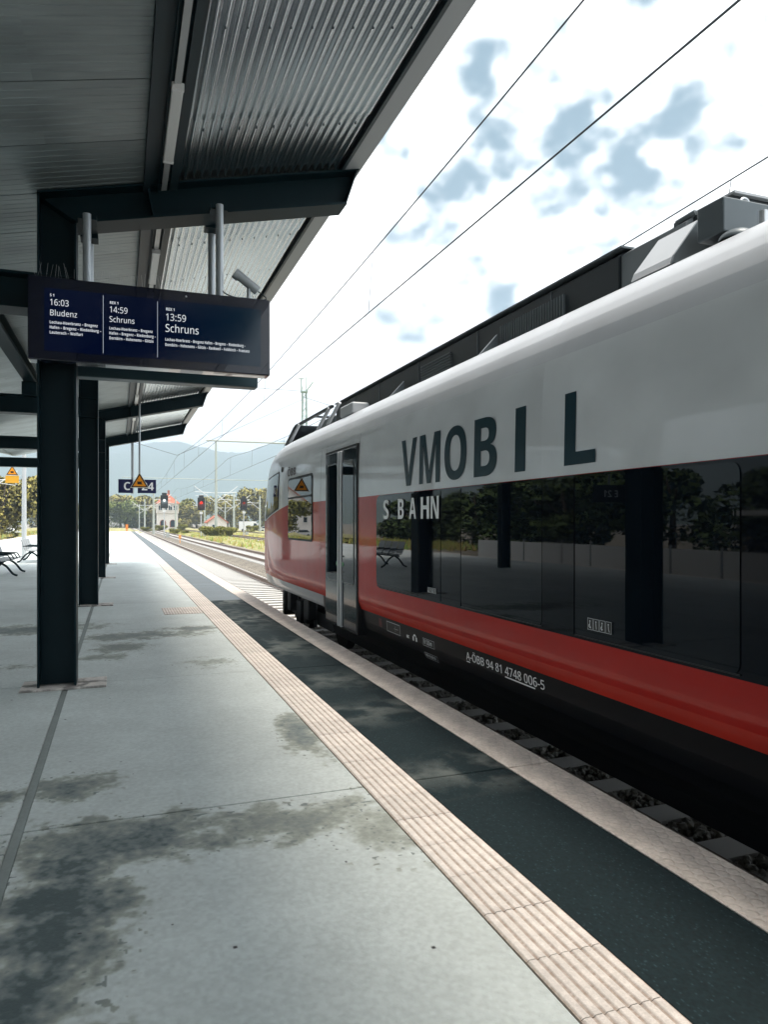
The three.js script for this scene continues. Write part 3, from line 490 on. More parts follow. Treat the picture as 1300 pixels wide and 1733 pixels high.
// lettering: text is laid on the side, reading along +z
function onSide(g, z, y, off) { const p = g.attributes.position; for (let i = 0; i < p.count; i++) { const q = surf(y + p.getY(i), z + p.getX(i), off + p.getZ(i)); p.setXYZ(i, q[0], q[1], q[2]); } g.computeVertexNormals(); return g; }
const inkTeal = mat(0.006, 0.032, 0.045, 0.3, { specularIntensity: 0.45 }), inkWhite = mat(0.88, 0.9, 0.9, 0.5), inkRed = mat(0.25, 0.02, 0.02, 0.5);
for (const [ch, a, b] of [['V', -7.01, -6.60], ['M', -6.525, -6.04], ['O', -5.94, -5.50], ['B', -5.36, -4.975], ['I', -4.70, -4.555], ['L', -4.063, -3.73]]) mesh('letter', onSide(ch === 'I' ? box(b - a, 0.475, 0.002, (b - a) / 2, 0.2375, 0) : textFit(ch, fontB, b - a, 0.475), a, 1.872, 0.005), inkTeal, train);
for (const [ch, a, b] of [['S', -7.51, -7.34], ['B', -7.06, -6.90], ['A', -6.75, -6.57], ['H', -6.45, -6.25], ['N', -6.21, -6.03]]) mesh('letter', onSide(textFit(ch, fontB, b - a, 0.21), a, 1.535, 0.018), inkWhite, train);
mesh('operator_mark', onSide(textFit('ÖBB', fontB, 0.62, 0.17), -12.5, 2.30, 0.004), mat(0.05, 0.02, 0.02, 0.4), train);
mesh('fleet_number', onSide(textFit('A-ÖBB 94 81 4748 006-5', fontR, 1.22, 0.085), -5.59, 0.318, 0.003), inkWhite, train);
mesh('underline', onSide(box(0.06, 0.008, 0.002, 0.03, 0.0035, 0), -5.59, 0.300, 0.002), inkWhite, train); mesh('underline', onSide(box(0.43, 0.009, 0.002, 0.215, 0.0045, 0), -4.93, 0.297, 0.002), inkWhite, train);
function printOn(name, z0, z1, y0, y1, off, draw, pw, ph) { // small printed plate
  const g = new THREE.PlaneGeometry(z1 - z0, y1 - y0, 1, 6).translate((z1 - z0) / 2, (y1 - y0) / 2, 0); onSide(g, z0, y0, off);
  mesh(name, g, new THREE.MeshPhysicalMaterial({ map: canvasTex(pw, ph, draw), roughness: 0.4, side: THREE.DoubleSide }), train);
}
const K = '#05080d', Wt = '#d5dade';
const framed = (fn) => (c, w, h) => { c.fillStyle = K; c.fillRect(0, 0, w, h); c.strokeStyle = Wt; c.fillStyle = Wt; c.lineWidth = Math.max(3, h * 0.05); c.strokeRect(3, 3, w - 6, h - 6); fn(c, w, h); };
printOn('data_plate', -7.57, -7.16, 0.285, 0.40, 0.002, framed((c, w, h) => { c.fillRect(w * 0.55, h * 0.5, w * 0.3, 3); c.font = '20px sans-serif'; c.fillText('x', w * 0.62, h * 0.4); c.fillText('2', w * 0.62, h * 0.8); }), 256, 80);
printOn('radius_plate', -6.55, -6.27, 0.288, 0.365, 0.002, framed((c, w, h) => { c.font = 'bold 50px sans-serif'; c.save(); c.scale(0.85, 1); c.fillText('R 125m', 22, h * 0.74); c.restore(); }), 210, 64);
printOn('date_plate', -6.55, -6.24, 0.165, 0.225, 0.002, framed((c, w, h) => { c.font = 'bold 30px sans-serif'; c.fillText('REV 16.08.18', 14, h * 0.72); }), 230, 48);
printOn('warning_label', -7.83, -7.73, 0.30, 0.40, 0.002, (c, w, h) => { c.fillStyle = K; c.fillRect(0, 0, w, h); c.strokeStyle = '#7a2018'; c.lineWidth = 5; c.strokeRect(6, 6, w - 12, h - 12); c.fillStyle = '#7a2018'; c.fillRect(14, 14, 12, h - 28); c.fillRect(34, 14, 12, h - 28); }, 64, 64);
mesh('hump_symbol', [onSide(mergeGeometries([new THREE.TorusGeometry(0.032, 0.008, 6, 12, Math.PI).translate(0.06, 0.02, 0).scale(1, 1, 0.1), box(0.03, 0.04, 0.001, 0.02, 0.01, 0).toNonIndexed(), box(0.03, 0.04, 0.001, 0.10, 0.01, 0).toNonIndexed()].map((g) => g.index ? g.toNonIndexed() : g)), -6.82, 0.305, 0.001)], inkWhite, train);
mesh('small_mark', onSide(textFit('UIC', fontB, 0.07, 0.03), -6.98, 0.3, 0.001), inkWhite, train);
const picto = (kinds) => (c, w, h) => { c.fillStyle = K; c.fillRect(0, 0, w, h); const n = 4, q = w / n; for (let i = 0; i < n; i++) { c.strokeStyle = Wt; c.lineWidth = 3; c.strokeRect(i * q + 4, 3, q - 9, h - 6); c.fillStyle = Wt; c.strokeStyle = Wt; c.lineWidth = 6; c.beginPath(); c.arc(i * q + q * 0.45, h * 0.26, 6, 0, 7); c.fill(); c.beginPath(); c.moveTo(i * q + q * 0.45, h * 0.34); c.lineTo(i * q + q * (0.42 + 0.06 * (i % 2)), h * 0.62); c.lineTo(i * q + q * (0.62 - 0.1 * (i % 3)), h * 0.85); c.stroke(); if (i % 2 === 0) { c.beginPath(); c.arc(i * q + q * 0.42, h * 0.66, 10, 0.5, 4.5); c.stroke(); } } };
printOn('priority_seat_pictogram', -3.80, -3.56, 0.83, 0.905, 0.0125, picto(0), 256, 80);
printOn('priority_seat_pictogram', -6.30, -6.10, 0.835, 0.885, 0.0125, picto(0), 256, 64);
// roof equipment
{
  const eq = mat(0.012, 0.018, 0.022, 0.5), eq2 = mat(0.10, 0.12, 0.13, 0.42, { metalness: 0.3 }), pale = mat(0.45, 0.47, 0.49, 0.4);
  const f = mesh('roof_fairing', [prism([[3.34, 3.05], [3.34, 3.40], [3.40, 3.44], [5.0, 3.44], [5.04, 3.05]], -4.25, -11.4)], eq, train);
  mesh('fairing_cap', [bx(3.325, 5.05, 3.442, 3.456, -4.2, -11.45)], eq2, f);
  for (const z of [-5.1, -6.4, -7.9, -9.3, -10.4]) mesh('cover_seam', bx(3.332, 3.339, 3.1, 3.40, z - 0.006, z + 0.006), eq2, f);
  const gr = []; for (let i = 0; i < 26; i++) gr.push(bx(3.318, 3.339, 3.12, 3.32, -4.9 - i * 0.04, -4.918 - i * 0.04)); mesh('ventilation_grille', gr, eq2, f);
  const gr2 = []; for (let i = 0; i < 7; i++) gr2.push(bx(3.318, 3.339, 3.13 + i * 0.03, 3.145 + i * 0.03, -7.0, -7.8)); mesh('ventilation_grille', gr2, eq2, f);
  for (const z of [-5.95, -8.3]) mesh('lifting_bracket', prism([[3.1, 3.03], [3.3, 3.09], [3.3, 3.25]], z - 0.02, z + 0.02), eq2, f);
  // near end: pale sloping cover, flat box over a dome, raised hood behind
  mesh('sloping_cover', prism([[3.10, 3.05], [3.12, 3.10], [3.32, 3.35], [3.62, 3.36], [3.62, 3.05]], -3.82, -3.46), pale, train);
  mesh('cover_cheek', prism([[3.09, 3.05], [3.11, 3.10], [3.315, 3.36], [3.64, 3.37], [3.64, 3.05]], -3.458, -3.44), eq2, train);
  mesh('grey_fairing', [prism([[3.36, 3.05], [3.36, 3.40], [3.42, 3.44], [5.0, 3.44], [5.04, 3.05]], -3.62, -4.24)], mat(0.16, 0.18, 0.19, 0.42), train);
  mesh('antenna_box', [rbx(3.18, 4.3, 3.135, 3.335, -3.34, -3.14, 0.012)], eq2, train);
  mesh('antenna_dome', new THREE.SphereGeometry(0.1, 20, 10, 0, 6.3, 0, 1.6).scale(1, 0.6, 1).translate(3.24, 3.075, -3.1), eq2, train);
  mesh('bolt', rod([3.3, 3.06, -2.98], [3.3, 3.2, -2.98], 0.022, 10), aluM, train);
  mesh('lifting_eye', new THREE.TorusGeometry(0.032, 0.009, 6, 14).translate(3.42, 3.355, -3.22), aluM, train);
  const hood = mesh('raised_hood', [prism([[3.42, 3.1], [3.42, 3.44], [3.48, 3.475], [5.0, 3.475], [5.0, 3.1]], -3.36, -3.66)], eq, train);
  mesh('hood_lip', [bx(3.46, 5.0, 3.477, 3.492, -3.33, -3.67)], pale, hood);
  mesh('tray_pipe', [rod([3.38, 3.12, -3.72], [3.38, 3.43, -3.72], 0.02, 10), rod([3.38, 3.43, -3.72], [3.42, 3.46, -3.6], 0.02, 10)], eq2, train);
  // far end: open frame over the cab with struts, small pale horn box
  mesh('front_deflector', [prismX([[-14.75, 3.09], [-13.9, 3.38], [-13.8, 3.38], [-14.4, 3.09]], 3.2, 5.18)], eq, train);
  mesh('roof_frame', [bx(3.22, 3.27, 3.37, 3.41, -11.3, -13.9), bx(5.1, 5.15, 3.37, 3.41, -11.3, -13.9), bx(3.22, 5.15, 3.375, 3.405, -13.85, -13.9), bx(3.22, 5.15, 3.375, 3.405, -12.5, -12.55)], eq, train);
  mesh('equipment_box', [rbx(3.35, 4.9, 3.05, 3.30, -11.6, -12.4, 0.03), rbx(3.5, 4.8, 3.05, 3.26, -12.6, -13.5, 0.03)], eq2, train);
  for (const z of [-13.6, -11.5, -10.9]) mesh('frame_strut', rod([3.12, 3.06, z - 0.25], [3.22, 3.37, z + 0.1], 0.03, 8), pale, train);
  mesh('horn_box', [rbx(3.04, 3.3, 3.03, 3.19, -9.6, -10.2, 0.03)], pale, train);
}

// ---------------------------------------------------------------- overhead line
const wireM = mat(0.03, 0.04, 0.045, 0.5, { metalness: 0.3 });
function catenary(x, label1, label2, up, drop) {
  const msgr = (z) => { const span = 57.2, c = -30 - Math.round((z + 30) / span) * 0 - 0; let q = ((z + 30) % span + span * 1.5) % span - span / 2; return up + 0.75 * (q / (span / 2)) ** 2; };
  const pts = []; for (let z = 20; z > -200; z -= 4) pts.push([x, msgr(z), z]);
  tag(mesh('contact_wire', rod([x, 5.26, 20], [x, 5.26, -200], 0.011, 6), wireM), label1, 'wire', 'overhead line wires');
  const m = tag(mesh('carrier_wire', tube(pts, 0.011, 6, 220), wireM), label2, 'wire', 'overhead line wires');
  for (let z = 8 + drop; z > -110; z -= 10) mesh('dropper', rod([x, 5.26, z - 0.25], [x, msgr(z), z], 0.006, 5), wireM, m);
}
catenary(4.19, 'straight lower contact wire above the train', 'sagging upper carrier wire with droppers above the train', 5.98, 0);
catenary(8.25, 'straight contact wire above the track next to the train', 'sagging carrier wire above the track next to the train', 5.98, 4);
const mastM = mat(0.42, 0.46, 0.42, 0.6), armM = mat(0.75, 0.77, 0.78, 0.4);
function mast(x, z, h, arms, label, lattice) {
  const t = thing('catenary_mast', label, 'mast', [x, -0.86, z], 'overhead line masts');
  if (lattice) {
    const g = []; for (const sx of [-0.2, 0.2]) for (const sz of [-0.2, 0.2]) g.push(rod([sx * 1.3, 0, sz * 1.3], [sx * 0.8, h, sz * 0.8], 0.035, 6));
    for (let y = 0.5, s = 1; y < h; y += 0.55, s = -s) for (const sz of [-1, 1]) { const k = 0.2 * lerp(1.3, 0.8, y / h); g.push(rod([-k * s, y, sz * k], [k * s, y + 0.5, sz * k], 0.018, 5), rod([sz * k, y, -k * s], [sz * k, y + 0.5, k * s], 0.018, 5)); }
    mesh('lattice_post', g, mat(0.25, 0.33, 0.27, 0.6), t); mesh('head', [box(0.5, 0.12, 0.5, 0, h, 0), rod([-0.25, h, 0], [-0.25, h + 1.1, 0], 0.05), box(0.5, 0.06, 0.1, -0.25, h + 1.1, 0), rod([0.1, h, 0], [0.75, h + 0.9, 0], 0.05), rod([0.15, h, 0], [0.15, h + 1.3, 0], 0.03)], mat(0.25, 0.33, 0.27, 0.6), t);
  } else mesh('post', rod([0, 0, 0], [0, h, 0], 0.24, 12, 0.16), mastM, t);
  for (const [s, y] of arms) { mesh('cantilever', [rod([0, y, 0], [s * 3.2, y + 0.15, 0], 0.045), rod([0, y - 1.5, 0], [s * 3.4, y + 1.1, 0], 0.05), rod([s * 3.2, y - 0.5, 0], [s * 1.2, y - 0.2, 0], 0.03)], armM, t); }
  return t;
}
mast(14.4, -58.6, 13.2, [], 'green lattice mast rising behind the train roof', true);
const portal = mast(14.2, -116, 15.3, [[-1, 7], [1, 7]], 'tall pale mast carrying a cross beam beyond the train nose', false);
mesh('cross_beam', [rod([-1.5, 15.25, 0], [46, 15.25, 0], 0.14, 10), rod([-0.2, 9.1, 0], [30, 9.1, 0], 0.06, 6), rod([-14, 9.2, 0], [0, 9.1, 0], 0.06, 6), rod([30, -0.2, 0], [30, 9.1, 0], 0.12, 8), rod([46, 0, 0], [46, 15.25, 0], 0.2, 8)], mastM, portal);
tag(mesh('span_wire', [rod([-16, 12.6, -58.6], [14.4, 12.4, -58.6], 0.02, 5), rod([-16, 12.4, -58.6], [4.19, 6.75, -58.6], 0.015, 5), rod([14.4, 11.8, -58.6], [4.19, 6.75, -58.6], 0.015, 5), rod([14.4, 11.9, -58.6], [34, 7, -58.6], 0.02, 5)], wireM), 'cross span wire running from the lattice mast over the tracks', 'wire');
[[6.2, -150, 1], [6.2, -205, 1], [6.2, -265, 1], [22, -150, -1], [22, -205, -1], [21.5, -300, 1], [12.5, -180, -1], [12.5, -240, -1], [31, -170, -1], [31, -230, -1], [40, -190, 1], [50, -215, -1], [-14, -88, 1], [-13.5, -140, 1], [-13.5, -200, 1]].forEach(([x, z, s], i) => mast(x, z, 8.6, [[s, 6.9]].concat(i % 2 ? [[-s, 6.9]] : []), i < 12 ? 'pale slender mast with white bracket arms in the yard beyond the platform end' : 'pale slender mast with white bracket arm beside the track past the benches', false));

// ---------------------------------------------------------------- signals
function signal(x, z, y, col, label) {
  const s = thing('rail_signal', label, 'signal', [x, -0.86, z], 'light signals by the tracks');
  mesh('post', rod([0, 0, 0], [0, y + 0.2, 0], 0.09, 10), mat(0.5, 0.52, 0.52, 0.5), s);
  const h = mesh('signal_head', [rbx(-0.55, 0.55, y - 0.2, y + 1.75, 0.1, 0.3, 0.1), rbx(-0.35, 0.35, y + 1.6, y + 2.1, 0.1, 0.28, 0.08)], mat(0.008, 0.012, 0.014, 0.6), s);
  mesh('lamp', new THREE.CylinderGeometry(0.19, 0.19, 0.04, 18).rotateX(Math.PI / 2).translate(0, y + 0.95, 0.33), new THREE.MeshStandardMaterial({ color: 0x111111, emissive: rgb(...col), emissiveIntensity: 0.45 }), h);
  mesh('hood', new THREE.CylinderGeometry(0.24, 0.24, 0.22, 14, 1, true, 0, Math.PI).rotateX(Math.PI / 2).rotateZ(Math.PI / 2).translate(0, y + 0.95, 0.41), mat(0.01, 0.012, 0.014, 0.6), h);
  mesh('number_plate', box(0.5, 0.35, 0.02, 0, y - 0.6, 0.12), whitePlastic, s);
  mesh('relay_box', [box(0.5, 0.8, 0.4, 0.5, 0.4, 0)], mat(0.4, 0.42, 0.4, 0.6), s);
  const L = new THREE.PointLight(rgb(...col), 1.5, 6); L.position.set(x, -0.86 + y + 0.95, z + 0.6); L.castShadow = true; scene.add(L);
}
signal(6.2, -113, 4.7, [0.9, 1, 1], 'black signal head showing a white light before the signal box');
signal(11.6, -113, 4.4, [1, 0.04, 0.02], 'black signal head showing a red light beside the cross beam mast');
signal(19.2, -120, 4.6, [0.2, 0.02, 0.01], 'small signal with a dim red lamp past the tall pale mast');

// ---------------------------------------------------------------- signal box, shed, house
const renderWall = mat(0.72, 0.68, 0.62, 0.9), roofRed = mat(0.36, 0.12, 0.07, 0.85), pane = mat(0.02, 0.035, 0.045, 0.1), frameW = mat(0.75, 0.75, 0.72, 0.6), brickRed = mat(0.35, 0.14, 0.10, 0.9);
{
  const s = thing('signal_box', 'two storey signal box with red hipped roof and a row of upper windows', 'building', [12.4, -0.86, -212]);
  mesh('wall', [box(5.4, 5.0, 7, 0, 2.5, 0)], renderWall, s); mesh('upper_wall', [box(5.8, 2.6, 7.4, 0, 6.3, 0), box(5.9, 0.25, 7.5, 0, 5.05, 0)], mat(0.62, 0.58, 0.53, 0.9), s);
  const r = new THREE.CylinderGeometry(0.6, 4.7, 2.7, 4, 1).rotateY(Math.PI / 4).scale(1.0, 1, 1.25).translate(0, 8.95, 0); const rf = mesh('roof', r, roofRed, s); mesh('chimney', [box(0.6, 1.6, 0.6, 0.4, 10.6, 0)], brickRed, rf);
  for (let i = 0; i < 4; i++) { const w = mesh('window', box(1.05, 1.5, 0.08, -2.0 + i * 1.33, 6.4, 3.73), frameW, s); mesh('pane', [box(0.4, 1.25, 0.05, -2.24 + i * 1.33, 6.4, 3.77), box(0.4, 1.25, 0.05, -1.76 + i * 1.33, 6.4, 3.77)], pane, w); }
  for (let i = 0; i < 2; i++) { const x = -1.3 + i * 2.6, sh = new THREE.Shape(); sh.moveTo(-0.8, 0); sh.lineTo(0.8, 0); sh.lineTo(0.8, 1.3); sh.absarc(0, 1.3, 0.8, 0, Math.PI); const w = mesh('arched_window', new THREE.ExtrudeGeometry(sh, { depth: 0.08, bevelEnabled: false }).translate(x, 1.0, 3.5), brickRed, s); const sh2 = new THREE.Shape(); sh2.moveTo(-0.6, 0); sh2.lineTo(0.6, 0); sh2.lineTo(0.6, 1.3); sh2.absarc(0, 1.3, 0.6, 0, Math.PI); mesh('pane', new THREE.ExtrudeGeometry(sh2, { depth: 0.05, bevelEnabled: false }).translate(x, 1.1, 3.56), pane, w); }
}
function gable(name, label, x, z, w, d, h, rh, wm, rot = 0) {
  const s = thing(name, label, 'building', [x, -0.86, z]); s.rotation.y = rot;
  mesh('wall', prism([[-w / 2, 0], [w / 2, 0], [w / 2, h], [0, h + rh], [-w / 2, h]], -d / 2, d / 2), wm, s);
  const o = 0.35, k = rh / (w / 2); mesh('roof', [prism([[-w / 2 - o, h - o * k], [0, h + rh], [0, h + rh + 0.22], [-w / 2 - o, h - o * k + 0.22]], -d / 2 - o, d / 2 + o), prism([[w / 2 + o, h - o * k], [0, h + rh], [0, h + rh + 0.22], [w / 2 + o, h - o * k + 0.22]], -d / 2 - o, d / 2 + o)], roofRed, s);
  for (let i = 0; i < Math.floor(w / 2.2); i++) { const q = mesh('window', box(0.9, 1.2, 0.08, -w / 2 + 1.3 + i * 2.2, h * 0.55, d / 2 + 0.03), frameW, s); mesh('pane', box(0.7, 1.0, 0.05, -w / 2 + 1.3 + i * 2.2, h * 0.55, d / 2 + 0.07), pane, q); }
  return s;
}
gable('shed', 'small pale shed with red roof edge beside the tracks', 20.6, -168, 4.2, 5, 2.4, 1.5, mat(0.75, 0.7, 0.66, 0.9));
gable('house', 'white house with red tiled roof beyond the trees past the benches', -26.5, -145, 12, 10, 6, 4.5, mat(0.8, 0.78, 0.75, 0.9), 0.3);
gable('house', 'low white house with red roof far down the yard', -8, -330, 14, 9, 5, 3.5, mat(0.8, 0.78, 0.75, 0.9), 0.1);
gable('warehouse', 'long pale warehouse across the yard behind the parked cars', 62, -250, 30, 14, 5, 2.5, mat(0.72, 0.72, 0.7, 0.9), 0.2);

// ---------------------------------------------------------------- vegetation
const leafMs = [[0.30, 0.30, 0.06], [0.20, 0.25, 0.06], [0.11, 0.17, 0.05], [0.36, 0.32, 0.09]].map((c) => mat(...c, 0.9, { transmission: 0.0 }));
function crownGeo(n, seed0, leaf) { // leaf clumps spread through several lobes
  seed = seed0; const pos = [], nor = [], uv = [], lobes = []; for (let i = 0; i < 11; i++) { const a = rnd() * 6.283, r = 0.55 * Math.sqrt(rnd()), y = rnd(); lobes.push([Math.cos(a) * r, 0.18 + y * 0.68, Math.sin(a) * r, 0.2 + rnd() * 0.17 * (1.2 - y)]); }
  const v = new THREE.Vector3(), a = new THREE.Vector3(), b = new THREE.Vector3();
  for (let i = 0; i < n; i++) {
    const [lx, ly, lz, lr] = lobes[i % lobes.length]; v.set(rnd() - 0.5, rnd() - 0.5, rnd() - 0.5).normalize(); const rr = lr * (0.55 + 0.5 * Math.sqrt(rnd())); const c = [lx + v.x * rr, ly + v.y * rr * 0.85, lz + v.z * rr];
    a.set(rnd() - 0.5, rnd() - 0.5, rnd() - 0.5).normalize(); b.set(rnd() - 0.5, rnd() - 0.5, rnd() - 0.5).cross(a).normalize(); const s = leaf * (0.6 + rnd() * 0.8);
    const P = [[-1, -0.6], [1, -0.5], [0.2, 1]].map(([p, q]) => [c[0] + (a.x * p + b.x * q) * s, c[1] + (a.y * p + b.y * q) * s, c[2] + (a.z * p + b.z * q) * s]);
    const nn = v.clone().add(new THREE.Vector3(0, 0.4, 0)).normalize(); for (const q of P) { pos.push(...q); nor.push(nn.x, nn.y, nn.z); uv.push(0, 0); }
  }
  const g = new THREE.BufferGeometry(); g.setAttribute('position', new THREE.Float32BufferAttribute(pos, 3)); g.setAttribute('normal', new THREE.Float32BufferAttribute(nor, 3)); g.setAttribute('uv', new THREE.Float32BufferAttribute(uv, 2)); return g;
}
const crowns = [crownGeo(9000, 11, 0.024), crownGeo(9000, 29, 0.022), crownGeo(9000, 53, 0.026)], bark = mat(0.10, 0.075, 0.055, 0.95);
const trunkG = mergeGeometries([rod([0, 0, 0], [0.02, 0.5, 0], 0.035, 8, 0.022), rod([0.02, 0.42, 0], [0.22, 0.72, 0.1], 0.016, 6, 0.007), rod([0.02, 0.45, 0], [-0.2, 0.7, -0.08], 0.016, 6, 0.007), rod([0.02, 0.5, 0], [0.0, 0.85, 0.05], 0.02, 6, 0.006)]);
function tree(x, z, h, w, k, label, group, name = 'broadleaf_tree', y = -0.86, ci = Math.abs(Math.round(k * 3 + x)) % 4) {
  const t = thing(name, label, name.includes('bush') ? 'bush' : 'tree', [x, y, z], group); t.scale.set(w, h, w); t.rotation.y = k * 1.7 + x;
  mesh('trunk', trunkG, bark, t); mesh('crown', crowns[Math.abs(Math.round(k)) % 3], leafMs[ci], t); return t;
}
tree(-15.2, -112, 9.6, 8.5, 3, 'bushy yellow green tree beside the track past the benches', 'trees past the benches', 'broadleaf_tree', -0.86, 3);
tree(-19.5, -116, 6.5, 8, 1, 'lower yellow green tree beside the track past the benches', 'trees past the benches', 'broadleaf_tree', -0.86, 0);
{
  const far = [[44, -250, 15, 12, 0], [36, -262, 12, 13, 1], [52, -240, 11, 13, 2], [60, -235, 12, 12, 0], [69, -230, 13, 13, 1], [78, -226, 12, 13, 2], [88, -220, 13, 14, 0], [0, -300, 11, 13, 1], [10, -310, 13, 14, 2], [-12, -290, 10, 12, 0], [22, -300, 12, 14, 2], [28, -290, 9, 12, 1], [-22, -270, 11, 12, 2], [-34, -250, 11, 13, 1], [-45, -240, 12, 14, 0], [100, -215, 14, 14, 1], [112, -205, 13, 14, 2], [6, -330, 15, 16, 0]];
  for (const [x, z, h, w, k] of far) tree(x, z, h, w, k, 'hazy yellow green tree in the row behind the railway yard', 'trees behind the railway yard', 'broadleaf_tree', -0.86, [3, 0, 1, 3, 0][(k + h) % 5]);
  for (let i = 0; i < 12; i++) tree(-24 - (i % 3) * 2.5, -70 + i * 8.5, 5.2 + (i * 37 % 5) * 0.35, 8, i + 2, 'dark green tree in the row across the far track, mirrored in the train windows', 'trees mirrored in the train windows', 'broadleaf_tree', -0.86, 2);
  for (const [x, z, h] of [[13.2, -108, 2.2], [14.9, -113, 2.0], [10, -150, 1.4], [12, -140, 1.2], [9.6, -200, 2], [15, -203, 2.2], [6.5, -190, 1.6], [-17, -80, 1.5], [-20, -90, 1.8], [23, -160, 1.5], [29, -170, 2]]) tree(x, z, h, h * 1.5, 3, 'low yellow green bush growing beside the rails', 'bushes beside the rails', 'bush', -1.1, 0);
}
{ // grass verges
  const gt = tex(256, 256, (u, v) => { const n = fbm(u * 20, v * 20, 3, 4), m = fbm(u * 4, v * 4, 1, 3); return [lerp(0.20, 0.40, m) * (0.7 + n * 0.6), lerp(0.21, 0.35, m) * (0.7 + n * 0.6), 0.12 * (0.7 + n * 0.6)].map(toS); });
  const gm = mat(1, 1, 1, 0.95, { map: gt });
  const patch = (x0, x1, z0, z1, h) => { const g = new THREE.PlaneGeometry(x1 - x0, z0 - z1, 12, 40).rotateX(-Math.PI / 2).translate((x0 + x1) / 2, -0.84, (z0 + z1) / 2), p = g.attributes.position; for (let i = 0; i < p.count; i++) { const u = (p.getX(i) - x0) / (x1 - x0), e = Math.min(u, 1 - u) * 2; p.setY(i, -0.9 + h * sstep(0, 0.5, e + (noise(p.getX(i), p.getZ(i) * 0.3) - 0.5) * 0.6) * (0.5 + noise(p.getX(i) * 0.6, p.getZ(i) * 0.2, 4))); } g.computeVertexNormals(); planarUV(g, (x) => x / 5, (x, y, z) => z / 5); structure(mesh('grass_verge', g, gm)); };
  patch(10.6, 14.9, -30, -200, 0.35); patch(19, 23.5, -50, -260, 0.4); patch(-20, -14.6, -70, -180, 0.9); patch(-5, 5, -140, -280, 0.3); patch(29, 44, -80, -240, 0.3);
  const N = 9000, tg = new THREE.ConeGeometry(0.05, 0.35, 3), im = new THREE.InstancedMesh(tg, mat(0.8, 0.8, 0.8, 0.95), N), m = new THREE.Matrix4(), q = new THREE.Quaternion();
  seed = 99; for (let i = 0; i < N; i++) { const s = 0.5 + rnd() * 1.3, reg = [[10.8, 14.7], [19.2, 23.3], [-21, -14]][i % 3]; q.setFromEuler(new THREE.Euler((rnd() - 0.5) * 0.7, rnd() * 6, (rnd() - 0.5) * 0.7)); m.compose(new THREE.Vector3(lerp(reg[0], reg[1], rnd()), -0.62 + (i % 3 === 2 ? 0.4 : 0), -45 - rnd() * 130), q, new THREE.Vector3(s * 2, s, s * 2)); im.setMatrixAt(i, m); im.setColorAt(i, rgb(0.30 + rnd() * 0.25, 0.32 + rnd() * 0.2, 0.12)); }
  im.name = 'grass'; scene.add(im); tag(im, 'yellow green weeds growing along the verges between tracks', 'grass', null, 'stuff');
}
{ // hills
  const hillM = mat(0.06, 0.095, 0.05, 0.95);
  const mk = (r, hmax, a0, a1, sd, m, lab) => {
    const pos = [], idx = [], NA = 220, NR = 14; for (let j = 0; j <= NR; j++) for (let i = 0; i <= NA; i++) { const a = lerp(a0, a1, i / NA), t = j / NR, rr = r * (1 + t * 0.7), x = Math.sin(a) * rr, z = -Math.cos(a) * rr; const ridge = 0.55 + 0.6 * fbm(a * 5 + sd, 3, sd, 5) ; const h = hmax * ridge * Math.pow(Math.sin(Math.min(1, t * 1.05) * Math.PI * 0.5), 1.3) * (0.82 + 0.36 * fbm(x / r * 16, z / r * 16, sd, 5)); pos.push(x, -2 + h, z); }
    for (let j = 0; j < NR; j++) for (let i = 0; i < NA; i++) { const q = j * (NA + 1) + i; idx.push(q, q + 1, q + NA + 1, q + 1, q + NA + 2, q + NA + 1); }
    const g = new THREE.BufferGeometry(); g.setAttribute('position', new THREE.Float32BufferAttribute(pos, 3)); g.setAttribute('uv', new THREE.Float32BufferAttribute(new Float32Array(pos.length / 3 * 2), 2)); g.setIndex(idx); g.computeVertexNormals(); structure(mesh('hills', g, m)).userData.label = lab;
  };
  mk(1800, 365, -1.3, 1.2, 4.2, hillM, 'wooded hill range fading into blue haze');
  mk(1100, 52, -1.3, 1.2, 9.1, hillM, 'low wooded foothills behind the railway yard');
}

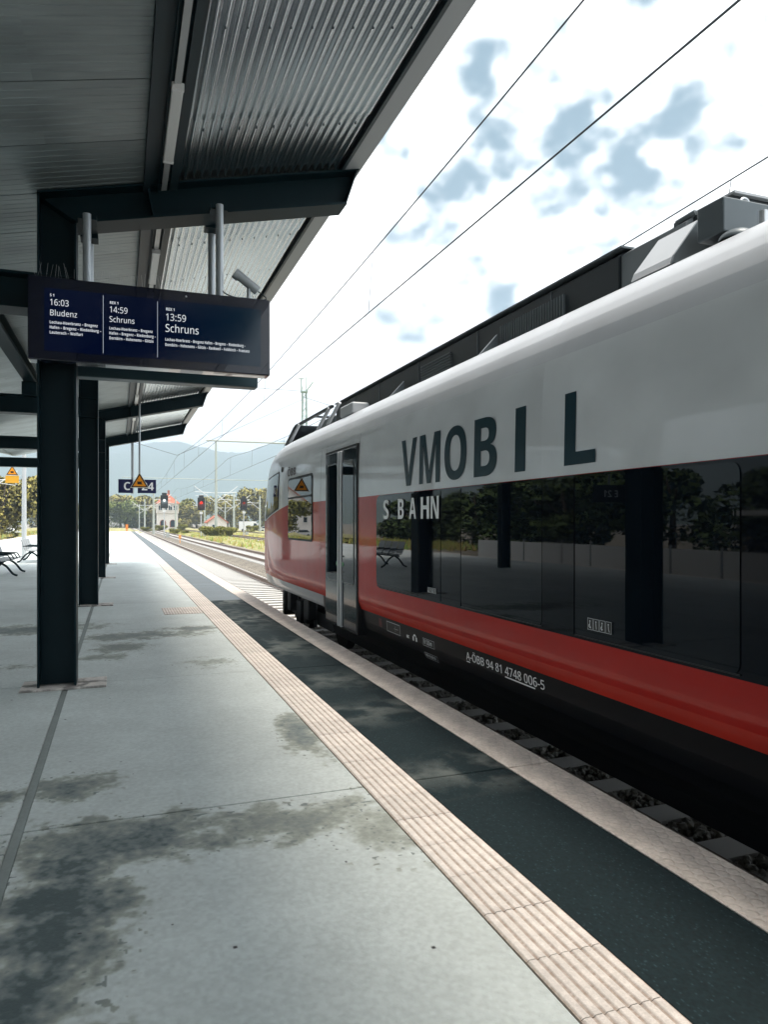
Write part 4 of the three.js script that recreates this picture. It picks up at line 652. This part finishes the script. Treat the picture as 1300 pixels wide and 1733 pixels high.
// ---------------------------------------------------------------- vehicles, fence, small yard things
{
  const car = thing('parked_car', 'white parked car in the yard beyond the tracks', 'car', [37, -0.86, -175], 'cars parked beyond the tracks');
  const wm = mat(0.78, 0.79, 0.80, 0.25, { clearcoat: 1 });
  mesh('body', prismX([[-2.1, 0.3], [2.1, 0.3], [2.15, 0.75], [1.2, 0.9], [0.55, 1.42], [-1.1, 1.45], [-1.9, 0.95], [-2.15, 0.85]], -0.85, 0.85), wm, car);
  mesh('side_window', prismX([[1.0, 0.93], [0.5, 1.34], [-1.05, 1.37], [-1.6, 0.97]], -0.86, 0.86), pane, car);
  for (const z of [-1.3, 1.3]) for (const x of [-0.75, 0.75]) mesh('wheel', new THREE.CylinderGeometry(0.32, 0.32, 0.22, 16).rotateZ(Math.PI / 2).translate(x, 0.32, z), blackM, car);
  car.rotation.y = 1.2;
  [[41, -176, 1.25], [45, -178, 1.3], [50, -181, 1.2], [56, -184, 1.3], [33.5, -172, 1.2]].forEach(([x, z, r]) => { const c = copy(car); c.position.set(x, -0.86, z); c.rotation.y = r; });
  [[-21.5, -128, 1.35], [-17, -130, 1.3], [-25.5, -127, 1.3]].forEach(([x, z, r]) => { const c = copy(car, 'white parked car behind the yellow green trees past the benches'); c.userData.group = 'cars behind the trees'; c.position.set(x, -0.86, z); c.rotation.y = r; });
  const v = thing('white_van', 'white box van parked behind the shed beyond the tracks', 'van', [31.5, -0.86, -186]); v.rotation.y = 1.3;
  mesh('body', prismX([[-2.8, 0.35], [2.8, 0.35], [2.8, 1.1], [2.1, 1.3], [1.6, 2.2], [1.4, 2.6], [-2.8, 2.6]], -1, 1), wm, v); mesh('side_window', prismX([[1.95, 1.35], [1.5, 2.1], [0.9, 2.1], [0.9, 1.35]], -1.01, 1.01), pane, v);
  for (const z of [-1.8, 1.8]) for (const x of [-0.9, 0.9]) mesh('wheel', new THREE.CylinderGeometry(0.36, 0.36, 0.24, 16).rotateZ(Math.PI / 2).translate(x, 0.36, z), blackM, v);
}
{
  const f = thing('mesh_fence', 'pale panel fence along the far side of the opposite track', 'fence', [-14, -0.86, 0]);
  for (let i = 0; i < 18; i++) { const z = 8 - i * 2.5; mesh('post', box(0.08, 1.5, 0.08, 0, 0.75, z), galv, f); mesh('fence_panel', box(0.03, 1.25, 2.4, 0, 0.75, z - 1.25), mat(0.68, 0.71, 0.72, 0.6), f); }
  const p = thing('marker_post', 'small orange marker post standing at the platform end', 'post', [1.2, -0.86, -150]); mesh('post', [rod([0, 0, 0], [0, 1.6, 0], 0.12, 8), box(0.5, 0.9, 0.1, 0, 1.5, 0)], mat(0.8, 0.25, 0.04, 0.6), p);
  const q = thing('marker_post', 'low orange ground signal between the rails of the second track', 'post', [6.3, -0.86, -84]); mesh('post', [rod([0, 0, 0], [0, 0.7, 0], 0.05, 8), box(0.28, 0.4, 0.12, 0, 0.75, 0)], mat(0.8, 0.35, 0.1, 0.6), q);
  const s = thing('shelter', 'pale flat roofed shelter across the opposite track, mirrored in the train windows', 'shelter', [-17, -0.86, -16]); mesh('roof', box(3, 0.18, 9, 0, 2.7, 0), whitePlastic, s); mesh('back_wall', box(0.1, 2.6, 8.6, -1.3, 1.3, 0), mat(0.65, 0.6, 0.45, 0.8), s); for (const z of [-4, 0, 4]) mesh('post', box(0.1, 2.6, 0.1, 1.2, 1.3, z), galv, s);
}
renderer.render(scene, camera);
